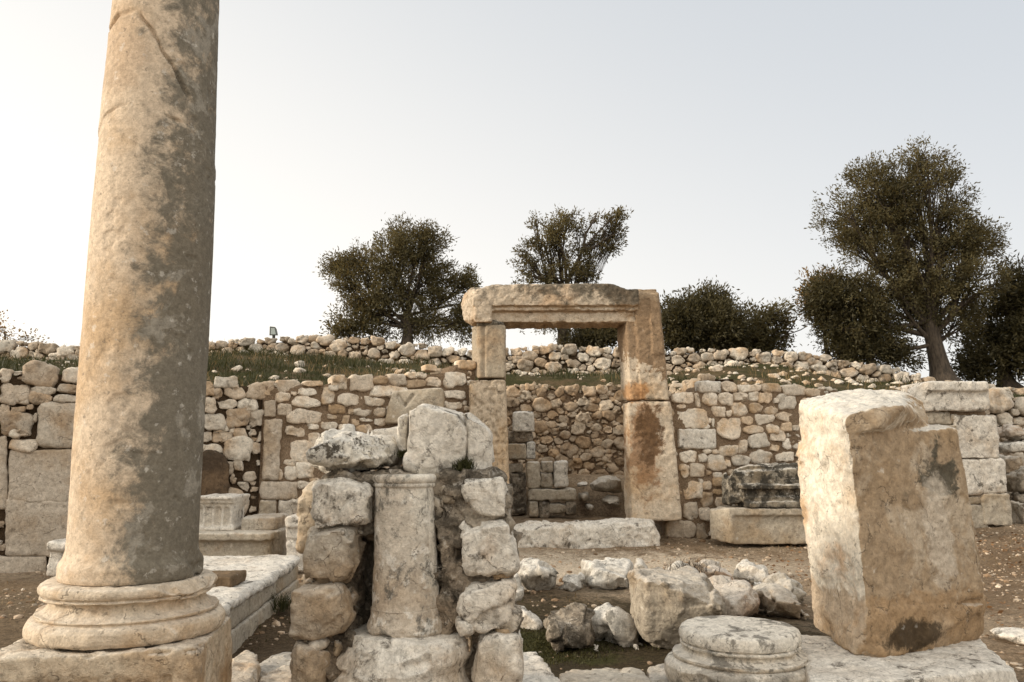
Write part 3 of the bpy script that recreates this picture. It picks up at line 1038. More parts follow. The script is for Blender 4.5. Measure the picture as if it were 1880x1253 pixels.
for i, (x0, y0, x1, y1) in enumerate(quoins):
    c = [wc.on(x0, y1), wc.on(x1 - (8 if i == 1 else 0), y1), wc.on(x1, y0), wc.on(x0 + 2, y0)]
    V, F = rockify([hull([wc.world(s, h, .07) for s, h in c] + [wc.world(s, h, -.25) for s, h in c])], .025, .03, .014, 70 + i, broken=.7, big=.012)
    part('upright_block' if i == 1 else 'quoin_block', V, F, mat_ashlar if i < 3 else mat_trough, tw)

# ---- mortared rubble wall right of the doorway
wd = Wall(P(1222, 830, 12.0)[:2], P(1720, 830, 12.75)[:2], 31)
Z8 = (1200, 580, 1880, 1033)
stones_D = tr(Z8, 1880, [(95, 390, 205, 445), (210, 395, 235, 465), (240, 388, 322, 458), (325, 388, 400, 455), (400, 392, 475, 430), (480, 388, 528, 435), (530, 388, 600, 445), (115, 450, 165, 475),
                         (122, 475, 268, 572), (295, 460, 360, 512), (365, 482, 390, 512), (388, 440, 472, 510), (480, 445, 555, 495), (560, 460, 627, 502), (605, 420, 632, 445), (632, 405, 730, 478),
                         (615, 488, 710, 535), (515, 503, 605, 552), (445, 512, 505, 557), (445, 555, 557, 598), (318, 518, 440, 628), (272, 518, 290, 545), (288, 520, 308, 570), (250, 550, 275, 575),
                         (570, 550, 630, 597), (640, 545, 698, 588), (700, 555, 740, 585), (590, 582, 665, 640), (478, 600, 592, 668), (588, 655, 637, 690), (650, 628, 693, 678), (428, 632, 472, 697),
                         (330, 655, 422, 714), (128, 685, 222, 745), (224, 700, 268, 748), (250, 680, 285, 698), (295, 672, 325, 700), (270, 705, 368, 788), (355, 725, 385, 765), (395, 712, 485, 760),
                         (490, 680, 598, 752), (615, 695, 712, 740), (130, 755, 180, 825), (182, 748, 258, 822), (265, 785, 290, 810), (300, 795, 345, 820), (145, 838, 240, 932), (242, 840, 290, 882),
                         (225, 825, 250, 850), (300, 820, 345, 865), (235, 895, 300, 970), (150, 942, 222, 1035), (300, 880, 345, 910), (230, 975, 290, 1040), (310, 920, 350, 970),
                         (340, 335, 420, 388), (425, 350, 540, 388), (545, 345, 650, 385), (655, 350, 770, 405), (770, 370, 850, 410), (740, 420, 800, 470), (740, 480, 830, 530), (760, 590, 840, 640)])
for b in stones_D:
    wd.box_px(b, tint=warm(wd.rng, .5, 1.0, .1), depth=.04)
wd.box_px(tr(Z8, 1880, [(60, 1040, 210, 1135)])[0], tint=(.3, .5, .6))
wd.box_px(tr(Z8, 1880, [(215, 1050, 270, 1130)])[0], tint=(.15, .6, .6))
topD = curve(wd, [(1222, 716), (1282, 716), (1285, 702), (1350, 704), (1400, 706), (1480, 706), (1560, 716), (1700, 716)])
ash = tr(Z8, 1880, [(120, 575, 313, 676), (228, 332, 340, 392)])
for x0, y0, x1, y1 in ash:
    s0, h0 = wd.on(x0, y1)
    s1, h1 = wd.on(x1, y0)
    wd.obs.append(((s0 + s1) / 2, (h0 + h1) / 2, (s1 - s0) / 2, (h1 - h0) / 2))
wd.pack(lambda s, h, r: h < topD(s) - .8 * r and h > -.05, 0, wd.L, -.05, 2.9, [(.14, 160), (.09, 350), (.05, 1000), (.03, 2600)], an=1.25, depth_max=.025, gap=.03, cap=1.1, avoid=1.5,
        tint=lambda r: warm(r, .35, .95, .15))
tw = thing('rubble_wall', 'mortared rubble wall right of the doorway with one squared pale ashlar set in it', 'stone wall', wd.world(wd.L / 2, 0, 0))
V, F = wd.body(0, wd.L, -.3, topD, .6, 0.0, drop=.05, res=.05)
part('mortar', V, F, mat_mortar, tw)
V, F, T = wd.mesh(.010, 9, .13)
part('rubble_stones', V, F, mat_wall_stone, tw, tint=T)
for i, (x0, y0, x1, y1) in enumerate(ash):
    c = [wd.on(x0, y1), wd.on(x1, y1), wd.on(x1 - 2, y0), wd.on(x0, y0)]
    V, F = rockify([hull([wd.world(s, h, .06) for s, h in c] + [wd.world(s, h, -.2) for s, h in c])], .025, .025, .012, 80 + i, broken=.4)
    part('ashlar_block', V, F, mat_white, tw)

# ---- pier of squared blocks at the right end of that wall
EY = 12.45
tw = thing('stone_pier', 'pier of squared pale blocks under a moulded cap stone, right of the tall standing block', 'stone pier', P(1740, 960, EY + .4))
piers = tr(Z8, 1880, [(1390, 490, 1510, 552), (1514, 500, 1560, 548), (1545, 506, 1745, 724), (1420, 556, 1543, 725), (1560, 727, 1664, 912), (1667, 722, 1785, 905), (1600, 916, 1680, 962), (1680, 905, 1815, 1068), (1608, 962, 1696, 1086), (1400, 730, 1556, 900), (1400, 905, 1595, 1080)])
for i, (x0, y0, x1, y1) in enumerate(piers):
    V, F = rockify([pxbox(x0, y0, x1, y1, EY + (.04 if i in (0, 1, 6, 8) else 0), EY + .7)], .025, .03, .016, 90 + i, broken=.6, big=.012, chip=.01)
    part('squared_block', V, F, mat_white if i in (2, 4, 5) else mat_trough, tw)
V, F = voxel([pxbox(1715, 745, 1812, 970, EY + .1, EY + .65)], .06)
part('core', V, F, mat_mortar, tw)
cap1 = pxbox(1702, 716, 1817, 755, EY - .04, EY + .75)
cap2 = pxbox(1704, 700, 1816, 718, EY - .10, EY + .78)
cap3 = hull([P(1664, 716, EY + .3), P(1700, 702, EY - .05), P(1706, 702, EY + .6), P(1690, 756, EY + .0), P(1706, 756, EY + .6), P(1664, 735, EY + .3), P(1704, 756, EY)])
V, F = rockify([cap1, cap2, cap3], .022, .03, .012, 104, broken=.5)
part('cap_block', V, F, mat_white, tw)

# ---- upper dry stone wall on the terrace
wh = Wall((-26.0, 20.0), (14.5, 20.0), 41)
topH = curve(wh, [(-900, 560), (-300, 610), (0, 627), (80, 630), (160, 634), (300, 628), (385, 624), (470, 622), (560, 617), (640, 620), (700, 622), (740, 630), (800, 634), (860, 642), (940, 642), (1000, 634), (1060, 636), (1130, 640), (1215, 642), (1300, 640), (1380, 640), (1420, 646), (1470, 648), (1520, 654), (1560, 664), (1620, 672), (1690, 688), (1760, 700), (1900, 716)])
botH = curve(wh, [(-900, 640), (-300, 670), (0, 686), (150, 680), (385, 652), (470, 655), (560, 658), (640, 660), (700, 668), (780, 672), (860, 682), (930, 692), (1130, 690), (1215, 692), (1300, 672), (1420, 672), (1500, 696), (1600, 702), (1690, 706), (1900, 730)])
wh.pack(lambda s, h, r: h < topH(s) - .75 * r and h > botH(s) - .05, 0, 40, 2.4, 5.2, [(.14, 900), (.115, 5000), (.092, 9000), (.07, 12000), (.045, 14000)], an=1.38, depth=.6, depth_max=.1, gap=.014)
tw = thing('dry_stone_wall', 'long dry stone wall of small pale stones along the top of the grassy bank', 'stone wall', (-2, 20.2, float(botH(24)) - .2))
V, F = wh.body(0, 40, 2.0, topH, .55, -.05, res=.15, drop=.13)
part('core', V, F, mat_dark_earth, tw)
V, F, T = wh.mesh(.022, 5)
part('rubble_stones', V, F, mat_dry_stone, tw, tint=T)

# ---- chamber behind the doorway
wf = Wall((-1.6, 16.0), (3.6, 16.0), 51)
topF = curve(wf, [(700, 712), (930, 708), (970, 706), (1000, 708), (1050, 712), (1080, 712), (1110, 704), (1150, 706), (1300, 708)])
wf.pack(lambda s, h, r: h < topF(s) - .5 * r and h > .5, 0, wf.L, .5, 3.0, [(.135, 60), (.105, 500), (.085, 1500), (.062, 4000), (.035, 9000)], an=1.25, depth=.45, depth_max=.07, gap=.012, 
        tint=lambda r: warm(r, .15, .8, .25))
tw = thing('rubble_wall', 'brown rubble wall at the back of the room seen through the doorway', 'stone wall', (1, 16.2, .5))
V, F = wf.body(0, wf.L, -.1, topF, .5, -.025, res=.08, drop=.1)
part('core', V, F, mat_mortar, tw)
V, F, T = wf.mesh(.02, 6)
part('rubble_stones', V, F, mat_chamber, tw, tint=T)
for nm, A, B, sd, lab in (('a', (-1.15, 12.55), (-1.15, 16.0), 52, 'shadowed rubble side wall of the room behind the left door jamb'),
                          ('b', (3.1, 16.0), (3.1, 12.7), 53, 'shadowed rubble side wall of the room behind the right door jamb')):
    ws = Wall(A, B, sd)
    tp = lambda s: 2.62
    ws.pack(lambda s, h, r: h < 2.62 - r * .6 and h > .1, 0, ws.L, .1, 2.7, [(.17, 150), (.12, 700), (.07, 1500)], an=1.2, depth=.4, depth_max=.08, gap=.014, tint=lambda r: warm(r, .15, .7, .3))
    tw = thing('rubble_wall', lab, 'stone wall', (A[0], 14.3, 0))
    V, F = ws.body(0, ws.L, -.1, tp, .4, -.04, res=.15, drop=.1)
    part('core', V, F, mat_dark_earth, tw)
    V, F, T = ws.mesh(.02, 6)
    part('rubble_stones', V, F, mat_chamber, tw, tint=T)
ZC = (920, 690, 1170, 990)
# rubble mound inside the room
mx, my = np.meshgrid(np.linspace(-1.1, 3.05, 60), np.linspace(12.6, 15.95, 50))
mz = .24 + .68 * sstep(13.9, 14.6, my + .12 * np.sin(mx * 3)) * sstep(.1, .5, mx) + .45 * sstep(13.2, 13.5, my) * (1 - sstep(-.6, -.3, mx))
q = np.stack([mx.ravel(), my.ravel(), mz.ravel()], 1)
q[:, 2] += .05 * fbm(q, 2.5, 4, 6)
struct('chamber_floor', q, grid_faces(60, 50), mat_ground)
stub = thing('masonry_stub', 'low remnant of squared blocks standing on the floor inside the doorway', 'masonry', P(1010, 950, 13.6))
for i, (b, m) in enumerate(zip(tr(ZC, 1044, [(196, 662, 302, 862), (310, 662, 402, 742), (300, 742, 402, 862), (408, 655, 516, 852), (205, 868, 578, 962), (208, 962, 290, 1095), (372, 985, 500, 1060), (290, 965, 372, 1095), (500, 962, 580, 1070)]),
                               [mat_trough, mat_rock_b, mat_rock_b, mat_white, mat_trough, mat_trough, mat_rock_b, mat_core, mat_core])):
    V, F = rockify([pxbox(*b, 13.4 + (.06 if i in (1, 2, 6, 7, 8) else 0), 13.8)], .025, .04, .018, 110 + i, broken=.7, big=.015)
    part('squared_block', V, F, m, stub)
blk = thing('wall_stub', 'stub of pale blocks with a bluish cut stone, beside the left jamb inside the room', 'masonry', P(955, 950, 13.9))
for i, (b, m) in enumerate(zip(tr(ZC, 1044, [(92, 272, 250, 428), (40, 520, 196, 645), (194, 504, 262, 640), (40, 680, 165, 740), (30, 430, 240, 515), (80, 745, 190, 1060), (30, 745, 90, 1060)]),
                               [mat_white, mat_trough, mat_rock_w, mat_rock_b, mat_core, mat_core, mat_core])):
    V, F = rockify([pxbox(*b, 13.9 + (.1 if i > 2 else 0), 14.5)], .025, .035, .016, 125 + i, broken=.5, big=.012)
    part('squared_block' if i < 4 else 'rubble_fill', V, F, m, blk)
for i, o in enumerate([(670, 830, 770, 770, 850, 760, 925, 790, 930, 900, 800, 905, 690, 880), (770, 960, 830, 925, 915, 930, 920, 970, 850, 1000, 790, 985), (830, 975, 870, 955, 912, 975, 905, 1005, 840, 1000), (635, 985, 690, 980, 700, 1015, 660, 1030), (575, 830, 660, 815, 668, 840, 600, 850), (590, 900, 670, 890, 680, 960, 600, 965)]):
    pts = trp(ZC, 1044, list(zip(o[::2], o[1::2])))
    V, F = rockify([rock_shell(pts, 14.0 - .12 * (i in (1, 2, 3)), .5, seed=i)], .03, .04, .02, 140 + i, big=.03)
    solo('fallen_stone', V, F, [mat_rock_b, mat_rock_b, mat_grey, mat_rock_w, mat_white, mat_rock_b][i],
         ['largest fallen stone inside the room, pale-topped, beside the right jamb', 'flat brownish stone below the big one inside the room', 'small rounded stone lying in front of the flat one in the room', 'small pale round stone on the floor right of the squared blocks in the room', 'thin pale slab right of the squared blocks in the room', 'brown stone right of the long flat block in the room'][i], 'stone')

# ------------------------------------------------------------------ hillside with the terraces
frontx = np.array([-70, -30, LA2[0], LA[0], wc.A[0], LB[0], wd.A[0], wd.B[0], 7.5, 7.8, 12, 20, 70.])
fronty = np.array([6.0, 7.0, LA2[1] + .5, LA[1] + .5, wc.A[1] + .5, LB[1] + .45, wd.A[1] + .45, wd.B[1] + .45, 13.1, 15.15, 15.6, 16, 16.])
frontz = np.array([2.4, 2.4, float(topL(0)) - .06, float(topL(s00)) - .06, float(topL(sq)) - .1, float(topC(wc.L)) - .15, float(topD(0)) - .02, float(topD(wd.L)) - .08, 2.3, 2.35, 2.2, 1.6, 1.2])
fxs = np.concatenate([[-70, -50, -38, -30], np.arange(-24, 14.01, .13), [17, 22, 30, 45, 70]])
rows = []
for v in np.linspace(0, 1, 46):
    fy = np.interp(fxs, frontx, fronty)
    fz = np.interp(fxs, frontx, frontz)
    by = np.full_like(fxs, 20.0)
    bz = np.array([botH(x + 26.0) for x in fxs])
    k = v ** 1.0
    rows.append(np.stack([fxs, fy + (by - fy) * v, fz + (bz - fz) * (0.55 * k + .45 * sstep(0, 1, k))], 1))
tz = np.array([topH(x + 26.0) for x in fxs])
tz2 = np.maximum(tz - .12, 3.0)
for yy, dz in ((20.35, -.06), (21.0, -.1), (22.5, -.1), (25, -.12), (30, -.2), (38, -.5), (55, -3.), (80, -7.)):
    rows.append(np.stack([fxs, np.full_like(fxs, yy), tz - .1 + dz], 1))
H = np.concatenate(rows)
nzv = .05 * fbm(H * np.array([1, 1, 0]), .9, 4, 9) + .02 * fbm(H * np.array([1, 1, 0]), 4, 3, 10)
H[:, 2] += nzv
dipw = sstep(17.4, 16.2, H[:, 1]) * (H[:, 0] > -1.3) * (H[:, 0] < 3.3) * (H[:, 1] > 15.5)
H[:, 2] -= np.maximum(0, H[:, 2] - 2.6) * dipw
HF = grid_faces(len(fxs), len(rows))
hc = H[HF].mean(1)
HF = HF[~((hc[:, 0] > -1.1) & (hc[:, 0] < 3.05) & (hc[:, 1] < 16.05))]
struct('hillside', H, HF, mat_bank)
# skirt below the front edge so the bank is a solid mass
fy = np.interp(fxs, frontx, fronty)
fz = np.interp(fxs, frontx, frontz) + nzv[:len(fxs)]
sk = np.concatenate([np.stack([fxs, fy, fz], 1), np.stack([fxs, fy - .02, np.full_like(fxs, -.3)], 1)])
skf = grid_faces(len(fxs), 2)
kc = sk[skf].mean(1)
struct('bank_face', sk, skf[~((kc[:, 0] > -1.05) & (kc[:, 0] < 3.0))], mat_dark_earth)


def bank_z(x, y):
    f = np.interp(x, frontx, fronty)
    z0 = np.interp(x, frontx, frontz)
    v = np.clip((y - f) / (20.0 - f), 0, 1)
    z1 = np.array([botH(a + 26.0) for a in np.atleast_1d(x)])
    z = z0 + (z1 - z0) * (0.55 * v + .45 * sstep(0, 1, v))
    p = np.stack([np.atleast_1d(x), np.atleast_1d(y), np.zeros(np.size(x))], 1)
    return z + .05 * fbm(p, .9, 4, 9) + .02 * fbm(p, 4, 3, 10)

# ------------------------------------------------------------------ doorway
door = thing('doorway', 'tall ancient stone doorway, two jambs carrying a broken moulded lintel', 'doorway', P(1060, 975, JY + .3))


def jam(name, quad, Y0, Y1, mat, seed, extra=(), vx=.022, edge=.025, rough=.01, **kw):
    """quad: photo TL TR BR BL of the front face"""
    f = [P(x, y, Y0) for x, y in quad]
    b = [(p[0], Y1, p[2]) for p in f]
    V, F = rockify([hull(f + b)] + list(extra), vx, edge, rough, seed, **kw)
    return part(name, V, F, mat, door)


# left jamb, upper: moulded face
lb = [hull([P(865, 600, JY + .35), P(880, 598, JY + .1), P(880, 694, JY + .1), P(866, 690, JY + .35), P(925, 598, JY + .5), P(925, 694, JY + .5)]),
      pxbox(892, 597, 928, 694, JY + .03, JY + .5), pxbox(880, 597, 886, 694, JY + .04, JY + .5)]
jam('left_jamb_top', [(876, 598), (926, 597), (928, 695), (876, 694)], JY + .06, JY + .5, mat_jamb_up, 201, lb, vx=.018, edge=.012)
jam('left_jamb_foot', [(861, 698), (928, 697), (938, 968), (864, 968)], JY + .02, JY + .5, mat_jamb_old, 202, broken=.4, pits=.03, chip=.01)
# lintel
JYL = JY - .06
lf = [pxbox(878, 531, 1172, 562, JYL + .01, JYL + .6),
      hull([P(x, y, JYL + (.02 if y < 540 else .0)) for x, y in [(868, 548), (876, 532), (905, 524), (1000, 527), (1075, 526), (1122, 522), (1142, 530), (1162, 536), (1162, 560), (868, 562)]] +
           [P(x, y, JYL + .6) for x, y in [(868, 548), (876, 532), (905, 524), (1000, 527), (1075, 526), (1122, 522), (1142, 530), (1162, 536), (1162, 560), (868, 562)]]),
      pxbox(872, 560, 903, 592, JYL, JYL + .55),
      pxbox(900, 553, 1172, 571, JYL + .05, JYL + .6),
      pxbox(900, 570, 1172, 592, JYL + .11, JYL + .6),
      hull([P(846, 562, JYL + .3), P(850, 541, JYL + .3), P(868, 526, JYL + .3), P(872, 540, JYL), P(872, 590, JYL), P(866, 600, JYL + .2), P(850, 588, JYL + .3), P(900, 530, JYL + .5), P(900, 598, JYL + .5), P(870, 530, JYL + .1)])]
rr = np.random.default_rng(5)
for i in range(9):       # ragged lower edge
    x = 905 + i * 28
    w = rr.uniform(16, 24)
    lf.append(hull([P(x - w, 584, JYL + .12), P(x + w, 584, JYL + .12), P(x, 594 + rr.uniform(-3, 3), JYL + .14), P(x - w, 588, JYL + .6), P(x + w, 588, JYL + .6), P(x, 606 - i * .5, JYL + .35), P(x - w, 604 - i * .5, JYL + .55), P(x + w, 604 - i * .5, JYL + .55)]))
V, F = rockify(lf, .014, .010, .012, 203, broken=.3, chip=.012, big=.006, facet=.06, fscale=6)
part('lintel', V, F, mat_lintel, door)
# thin broken packing between left jamb and lintel
V, F = rockify([hull([P(874, 592, JY + .02), P(926, 592, JY + .02), P(926, 600, JY + .05), P(876, 600, JY + .05), P(874, 580, JY + .06), P(874, 592, JY + .5), P(926, 600, JY + .5)])], .018, .015, .01, 204)
part('packing_stone', V, F, mat_sarc, door)
# right jamb, upper block with the lintel return
rb = [hull([P(1131, 600, JY + .5), P(1142, 735, JY + .5), P(1150, 590, JY + .05), P(1158, 735, JY + .02), P(1200, 590, JY + .05), P(1200, 735, JY + .05), P(1200, 735, JY + .5), P(1200, 590, JY + .5)]),
      hull([P(1163, 540, JY + .02), P(1209, 538, JY + .02), P(1228, 735, JY), P(1178, 735, JY), P(1163, 540, JY + .55), P(1209, 538, JY + .55), P(1228, 735, JY + .55), P(1178, 735, JY + .55)]),
      hull([P(1163, 537, JY + .0), P(1192, 537, JY + .0), P(1192, 548, JY), P(1163, 549, JY), P(1163, 537, JY + .5), P(1192, 548, JY + .5)]),
      hull([P(1192, 540, JY - .02), P(1209, 538, JY - .02), P(1219, 650, JY - .02), P(1199, 650, JY - .02), P(1192, 540, JY + .4), P(1209, 538, JY + .4), P(1219, 650, JY + .4), P(1199, 650, JY + .4)]),
      pxbox(1142, 531, 1206, 541, JY + .08, JY + .6)]
V, F = rockify(rb, .015, .010, .010, 205, broken=.3, big=.008, chip=.01)
part('right_jamb_top', V, F, mat_jamb, door)
rf = [hull([P(1142, 740, JY + .45), P(1148, 955, JY + .45), P(1153, 740, JY), P(1160, 956, JY - .02), P(1231, 738, JY), P(1251, 955, JY - .02), P(1231, 738, JY + .5), P(1251, 955, JY + .5)])]
V, F = rockify(rf, .018, .018, .012, 206, broken=.4, big=.012, chip=.012)
part('right_jamb_foot', V, F, mat_jamb, door)
# threshold
th = [hull([P(936, 972, 11.4), P(1190, 955, 11.4), P(1204, 966, 11.32), P(1211, 985, 11.32), P(1211, 1006, 11.32), P(936, 1018, 11.3), P(936, 974, 11.32), P(936, 962, 11.8), P(1195, 953, 11.8), P(1211, 1000, 11.8), P(936, 1010, 11.8)])]
V, F = rockify(th, .02, .025, .014, 207, broken=.5, big=.02, facet=.18, fscale=5)
part('threshold', V, F, mat_white, door)

# ------------------------------------------------------------------ tall column on its base
CB = P(245, 1085, 3.7)
cx, cy = CB[0], CB[1]
zt = PX(0, 1192, 3.36)            # top of the plinth
col = thing('ancient_column', 'tall weathered marble column on a moulded base, brown on the left and grey with lichen on the right', 'column', (cx, cy, 0))
cx -= .012
zs = zt + .236
ring = [(0.292, 0), (0.300, .015), (0.301, .06), (.296, .075), (.283, .095), (.274, .125)]
hs = np.linspace(.16, 4.6, 60)
rs = np.interp(hs, [0, .8, 1.4, 2.2, 3.0, 4.6], [.273, .2735, .2725, .257, .234, .2])
rs = np.convolve(np.pad(rs, 5, 'edge'), np.ones(11) / 11, 'valid')
ring += [(r_, h_) for r_, h_ in zip(rs, hs)]
V, F = lathe(ring, (cx, cy, zs), 128)
h = V[:, 2] - zs
V2 = V.copy()
# break lines: a crack is a thin groove that dips around the shaft
a = np.arctan2(V[:, 1] - cy, V[:, 0] - cx)
rp = np.array(ring)
dd_ = np.concatenate([[0], np.cumsum(np.linalg.norm(np.diff(rp, axis=0), axis=1))])
tt_ = np.linspace(0, dd_[-1], int(dd_[-1] / .0062))
rp = np.stack([np.interp(tt_, dd_, rp[:, 0]), np.interp(tt_, dd_, rp[:, 1])], 1)
Vs, Fs = lathe([tuple(q) for q in rp], (cx, cy, zs), 240)
N = normals_of(Vs, Fs)
a = np.arctan2(Vs[:, 1] - cy, Vs[:, 0] - cx)
p = Vs
dz = np.zeros(len(Vs))
zc1 = P(260, 200, 3.45)[2]
zc2 = P(240, 45, 3.45)[2]
wob = .035 * np.sin(a * 3 + 1) + .03 * fbm(p, 6, 3, 2) + .016 * fbm(p, 26, 3, 21)
c1 = np.abs(Vs[:, 2] - (zc1 - .05 * (a + 1.6) ** 2 + .35 * wob))
c2 = np.abs(Vs[:, 2] - (zc2 + .06 - .32 * np.maximum(0, a + 1.75) ** 1.3 + .6 * wob))
w1 = .006 + .006 * sstep(-.1, .5, fbm(p, 5, 2, 22))
dz -= .022 * sstep(w1 * 1.6, w1 * .5, c1) * sstep(-.45, -.1, fbm(p, 4, 2, 4))
dz -= .022 * sstep(w1 * 1.7, w1 * .5, c2) * sstep(-.5, -.2, fbm(p, 3, 2, 24)) * sstep(-.62, -.74, a)
dz += .003 * fbm(p, 2.0, 3, 6) + .0012 * fbm(p, 14, 4, 7)
dz -= .005 * sstep(.55, .75, fbm(p, 9, 3, 9))
dz += -.03 * sstep(.35, .7, fbm(p * np.array([1, 1, 1]), 3.2, 3, 12)) * sstep(zs + .13, zs + .02, Vs[:, 2])
up = (Vs[:, 2] > zc1 - .05 * (a + 1.6) ** 2)
Vs = Vs + N * dz[:, None]
Vs[:, 0] += np.where(up, -.006, 0)
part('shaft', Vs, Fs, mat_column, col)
base_prof = [(.36, 0), (.392, .006), (.403, .022), (.406, .042), (.403, .062), (.392, .078), (.376, .086), (.366, .088), (.366, .094), (.377, .096), (.377, .107), (.352, .109), (.334, .12), (.322, .136), (.318, .15), (.322, .162), (.332, .168), (.357, .17), (.357, .179), (.344, .181), (.344, .185),
             (.358, .188), (.365, .197), (.366, .209), (.36, .224), (.348, .232), (.3, .236)]
V, F = lathe_worn(base_prof, (cx, cy, zt), 211, 220, .0042, chip=.02, big=.004, damage=.25, bite=.4,
                  chops=[((.9, -.3, .75), (cx + .325, cy - .09, zt + .19))])
part('base', V, F, mat_base, col)
# plinth
p1, p2, p0 = G(368, 1188, zt), G(431, 1126, zt), G(-30, 1206, zt)
th_ = [np.array(q) for q in (p0, p1, p2, (p2[0] + p0[0] - p1[0], p2[1] + p0[1] - p1[1], zt))]
lo = [np.array([q[0], q[1], 0.0]) for q in th_]
cen = sum(th_) / 4
sh = [hexa(lo, [q - np.array([0, 0, .0]) for q in th_])]
# raised border of a sunk panel on the front
fdir = (th_[1] - th_[0]) / np.linalg.norm(th_[1] - th_[0])
fn = np.array([fdir[1], -fdir[0], 0])


def slab_on_front(s0, s1, z0, z1, d):
    a_, b_ = th_[0] + fdir * s0, th_[0] + fdir * s1
    pts = []
    for q in (a_, b_):
        for z in (z0, z1):
            for dd in (-.1, d):
                pts.append((q[0] + fn[0] * dd, q[1] + fn[1] * dd, z))
    return hull(pts)


FL = np.linalg.norm(th_[1] - th_[0])
sh += [slab_on_front(0, FL, zt - .095, zt - .0, .03), slab_on_front(FL - .1, FL, -.05, zt, .03), slab_on_front(.1, FL - .14, zt - .125, zt - .1, .018), slab_on_front(FL - .165, FL - .14, 0, zt - .1, .018)]
V, F = rockify(sh, .0105, .008, .006, 212, broken=.4, big=.01, chip=.025, facet=.06, fscale=9)
part('plinth', V, F, mat_plinth, col)

# ------------------------------------------------------------------ low bench-like platform right of the column
zb = .36
e1, e2 = G(405, 1121, zb), G(558, 1020, zb)
e4 = (e1[0] - 1.05, e1[1], zb)
plat = thing('stone_platform', 'low platform of pale slabs with an ashlar side, right of the tall column', 'stone platform', ((e1[0] + e4[0]) / 2, (e1[1] + e2[1]) / 2, 0))
e3 = (e2[0] - 1.25, e2[1] + .1, zb)
V, F = rockify([hexa([(q[0], q[1], zb - .075) for q in (e1, e2, e3, e4)], [e1, e2, e3, e4])], .025, .03, .01, 221, broken=.7, chip=.02, big=.012)
part('top_slab', V, F, mat_white, plat)
ndv = 3
for j in range(ndv):
    for k in range(2):
        a_, b_ = np.array(e1) * (1 - j / ndv) + np.array(e2) * j / ndv, np.array(e1) * (1 - (j + 1) / ndv) + np.array(e2) * (j + 1) / ndv
        z0, z1 = (-.12, .135) if k == 0 else (.138, zb - .075)
        sft = .035 + (.008 if k else 0)
        g_ = .004
        dy = (b_ - a_) / np.linalg.norm(b_ - a_)
        pts = []
        for q in (a_ + dy * g_, b_ - dy * g_):
            for z in (z0, z1):
                pts += [(q[0] - sft, q[1], z), (q[0] - .6, q[1], z)]
        V, F = rockify([hull(pts)], .022, .012, .008, 222 + j * 2 + k, broken=.3)
        part('ashlar_block', V, F, mat_trough, plat)
V, F = rockify([hexa([(e1[0] - 1.0, e1[1] + .1, -.1), (e1[0] - .5, e1[1] + .04, -.1), (e2[0] - .5, e2[1] - .05, -.1), (e2[0] - 1.2, e2[1], -.1)], [(e1[0] - 1.0, e1[1] + .1, zb - .1), (e1[0] - .5, e1[1] + .04, zb - .1), (e2[0] - .5, e2[1] - .05, zb - .1), (e2[0] - 1.2, e2[1], zb - .1)])], .05, .02, .01, 229)
part('core', V, F, mat_core, plat)
s0 = G(440, 1080, zb)
V, F = rockify([pxbox(330, 1059, 425, 1082, s0[1] + .0, s0[1] + .35)], .015, .012, .008, 230)
solo('stone_slab', V, F, stone_mat('brown slab', pale=(.2, .14, .085), warm=(.14, .095, .055), bump=.6), 'dark brown flat slab lying on the platform beside the column foot', 'stone slab')

# ------------------------------------------------------------------ moulded blocks in front of the left wall
ZS = (340, 860, 580, 1253)


def zbx(b):
    return tr(ZS, 765, [b])[0]


YB = 9.2
fl = [pxbox(*zbx((40, 225, 278, 352)), YB + .12, YB + .55), pxbox(*zbx((40, 182, 280, 206)), YB + .02, YB + .6), pxbox(*zbx((40, 165, 278, 184)), YB - .02, YB + .6), pxbox(*zbx((40, 204, 279, 228)), YB + .07, YB + .6), pxbox(*zbx((30, 345, 282, 368)), YB + .04, YB + .6)]
for x in (50, 98, 152, 206, 256):
    fl.append(pxbox(*zbx((x, 222, x + 20, 350)), YB + .075, YB + .3))
V, F = rockify(fl, .016, .01, .006, 240, broken=.3)
solo('fluted_block', V, F, mat_white, 'small fluted pale block with a moulded top, resting on the long tan moulded block', 'carved block')
lg = [pxbox(*zbx((-90, 425, 490, 530)), YB - .1, YB + .6), pxbox(*zbx((-90, 378, 495, 428)), YB - .2, YB + .65), pxbox(*zbx((-90, 528, 494, 590)), YB - .14, YB + .6)]
V, F = rockify(lg, .02, .016, .01, 241, broken=.5, chip=.02)
solo('moulded_block', V, F, mat_trough, 'long tan moulded block lying behind the platform, under the fluted block', 'carved block')
V, F = rockify([pxbox(*zbx((322, 286, 530, 372)), YB + .1, YB + .7)], .02, .03, .012, 242, broken=.7)
solo('stone_block', V, F, mat_grey, 'greyish squared block lying behind the right end of the long moulded block', 'stone block')
V, F = rockify([pxbox(*zbx((492, 368, 546, 560)), YB + .05, YB + .6)], .02, .025, .012, 243)
solo('stone_block', V, F, mat_rock_b, 'dark upright block between the long moulded block and the small pedestal', 'stone block')
pd = [pxbox(*zbx((584, 350, 700, 600)), YB - .28, YB + .2), pxbox(*zbx((580, 282, 705, 345)), YB - .33, YB + .25), pxbox(*zbx((582, 344, 702, 405)), YB - .30, YB + .2)]
V, F = rockify(pd, .018, .02, .01, 244, broken=.6)
solo('moulded_pedestal', V, F, mat_white, 'small tan pedestal with a pale worn top, just left of the masonry pier', 'carved block')
YM = 8.6
mb = [pxbox(86, 1010, 200, 1060, YM + .03, YM + .5), pxbox(83, 995, 200, 1012, YM - .05, YM + .55), pxbox(84, 1036, 200, 1058, YM + .0, YM + .5)]
V, F = rockify(mb, .018, .02, .01, 245, broken=.5)
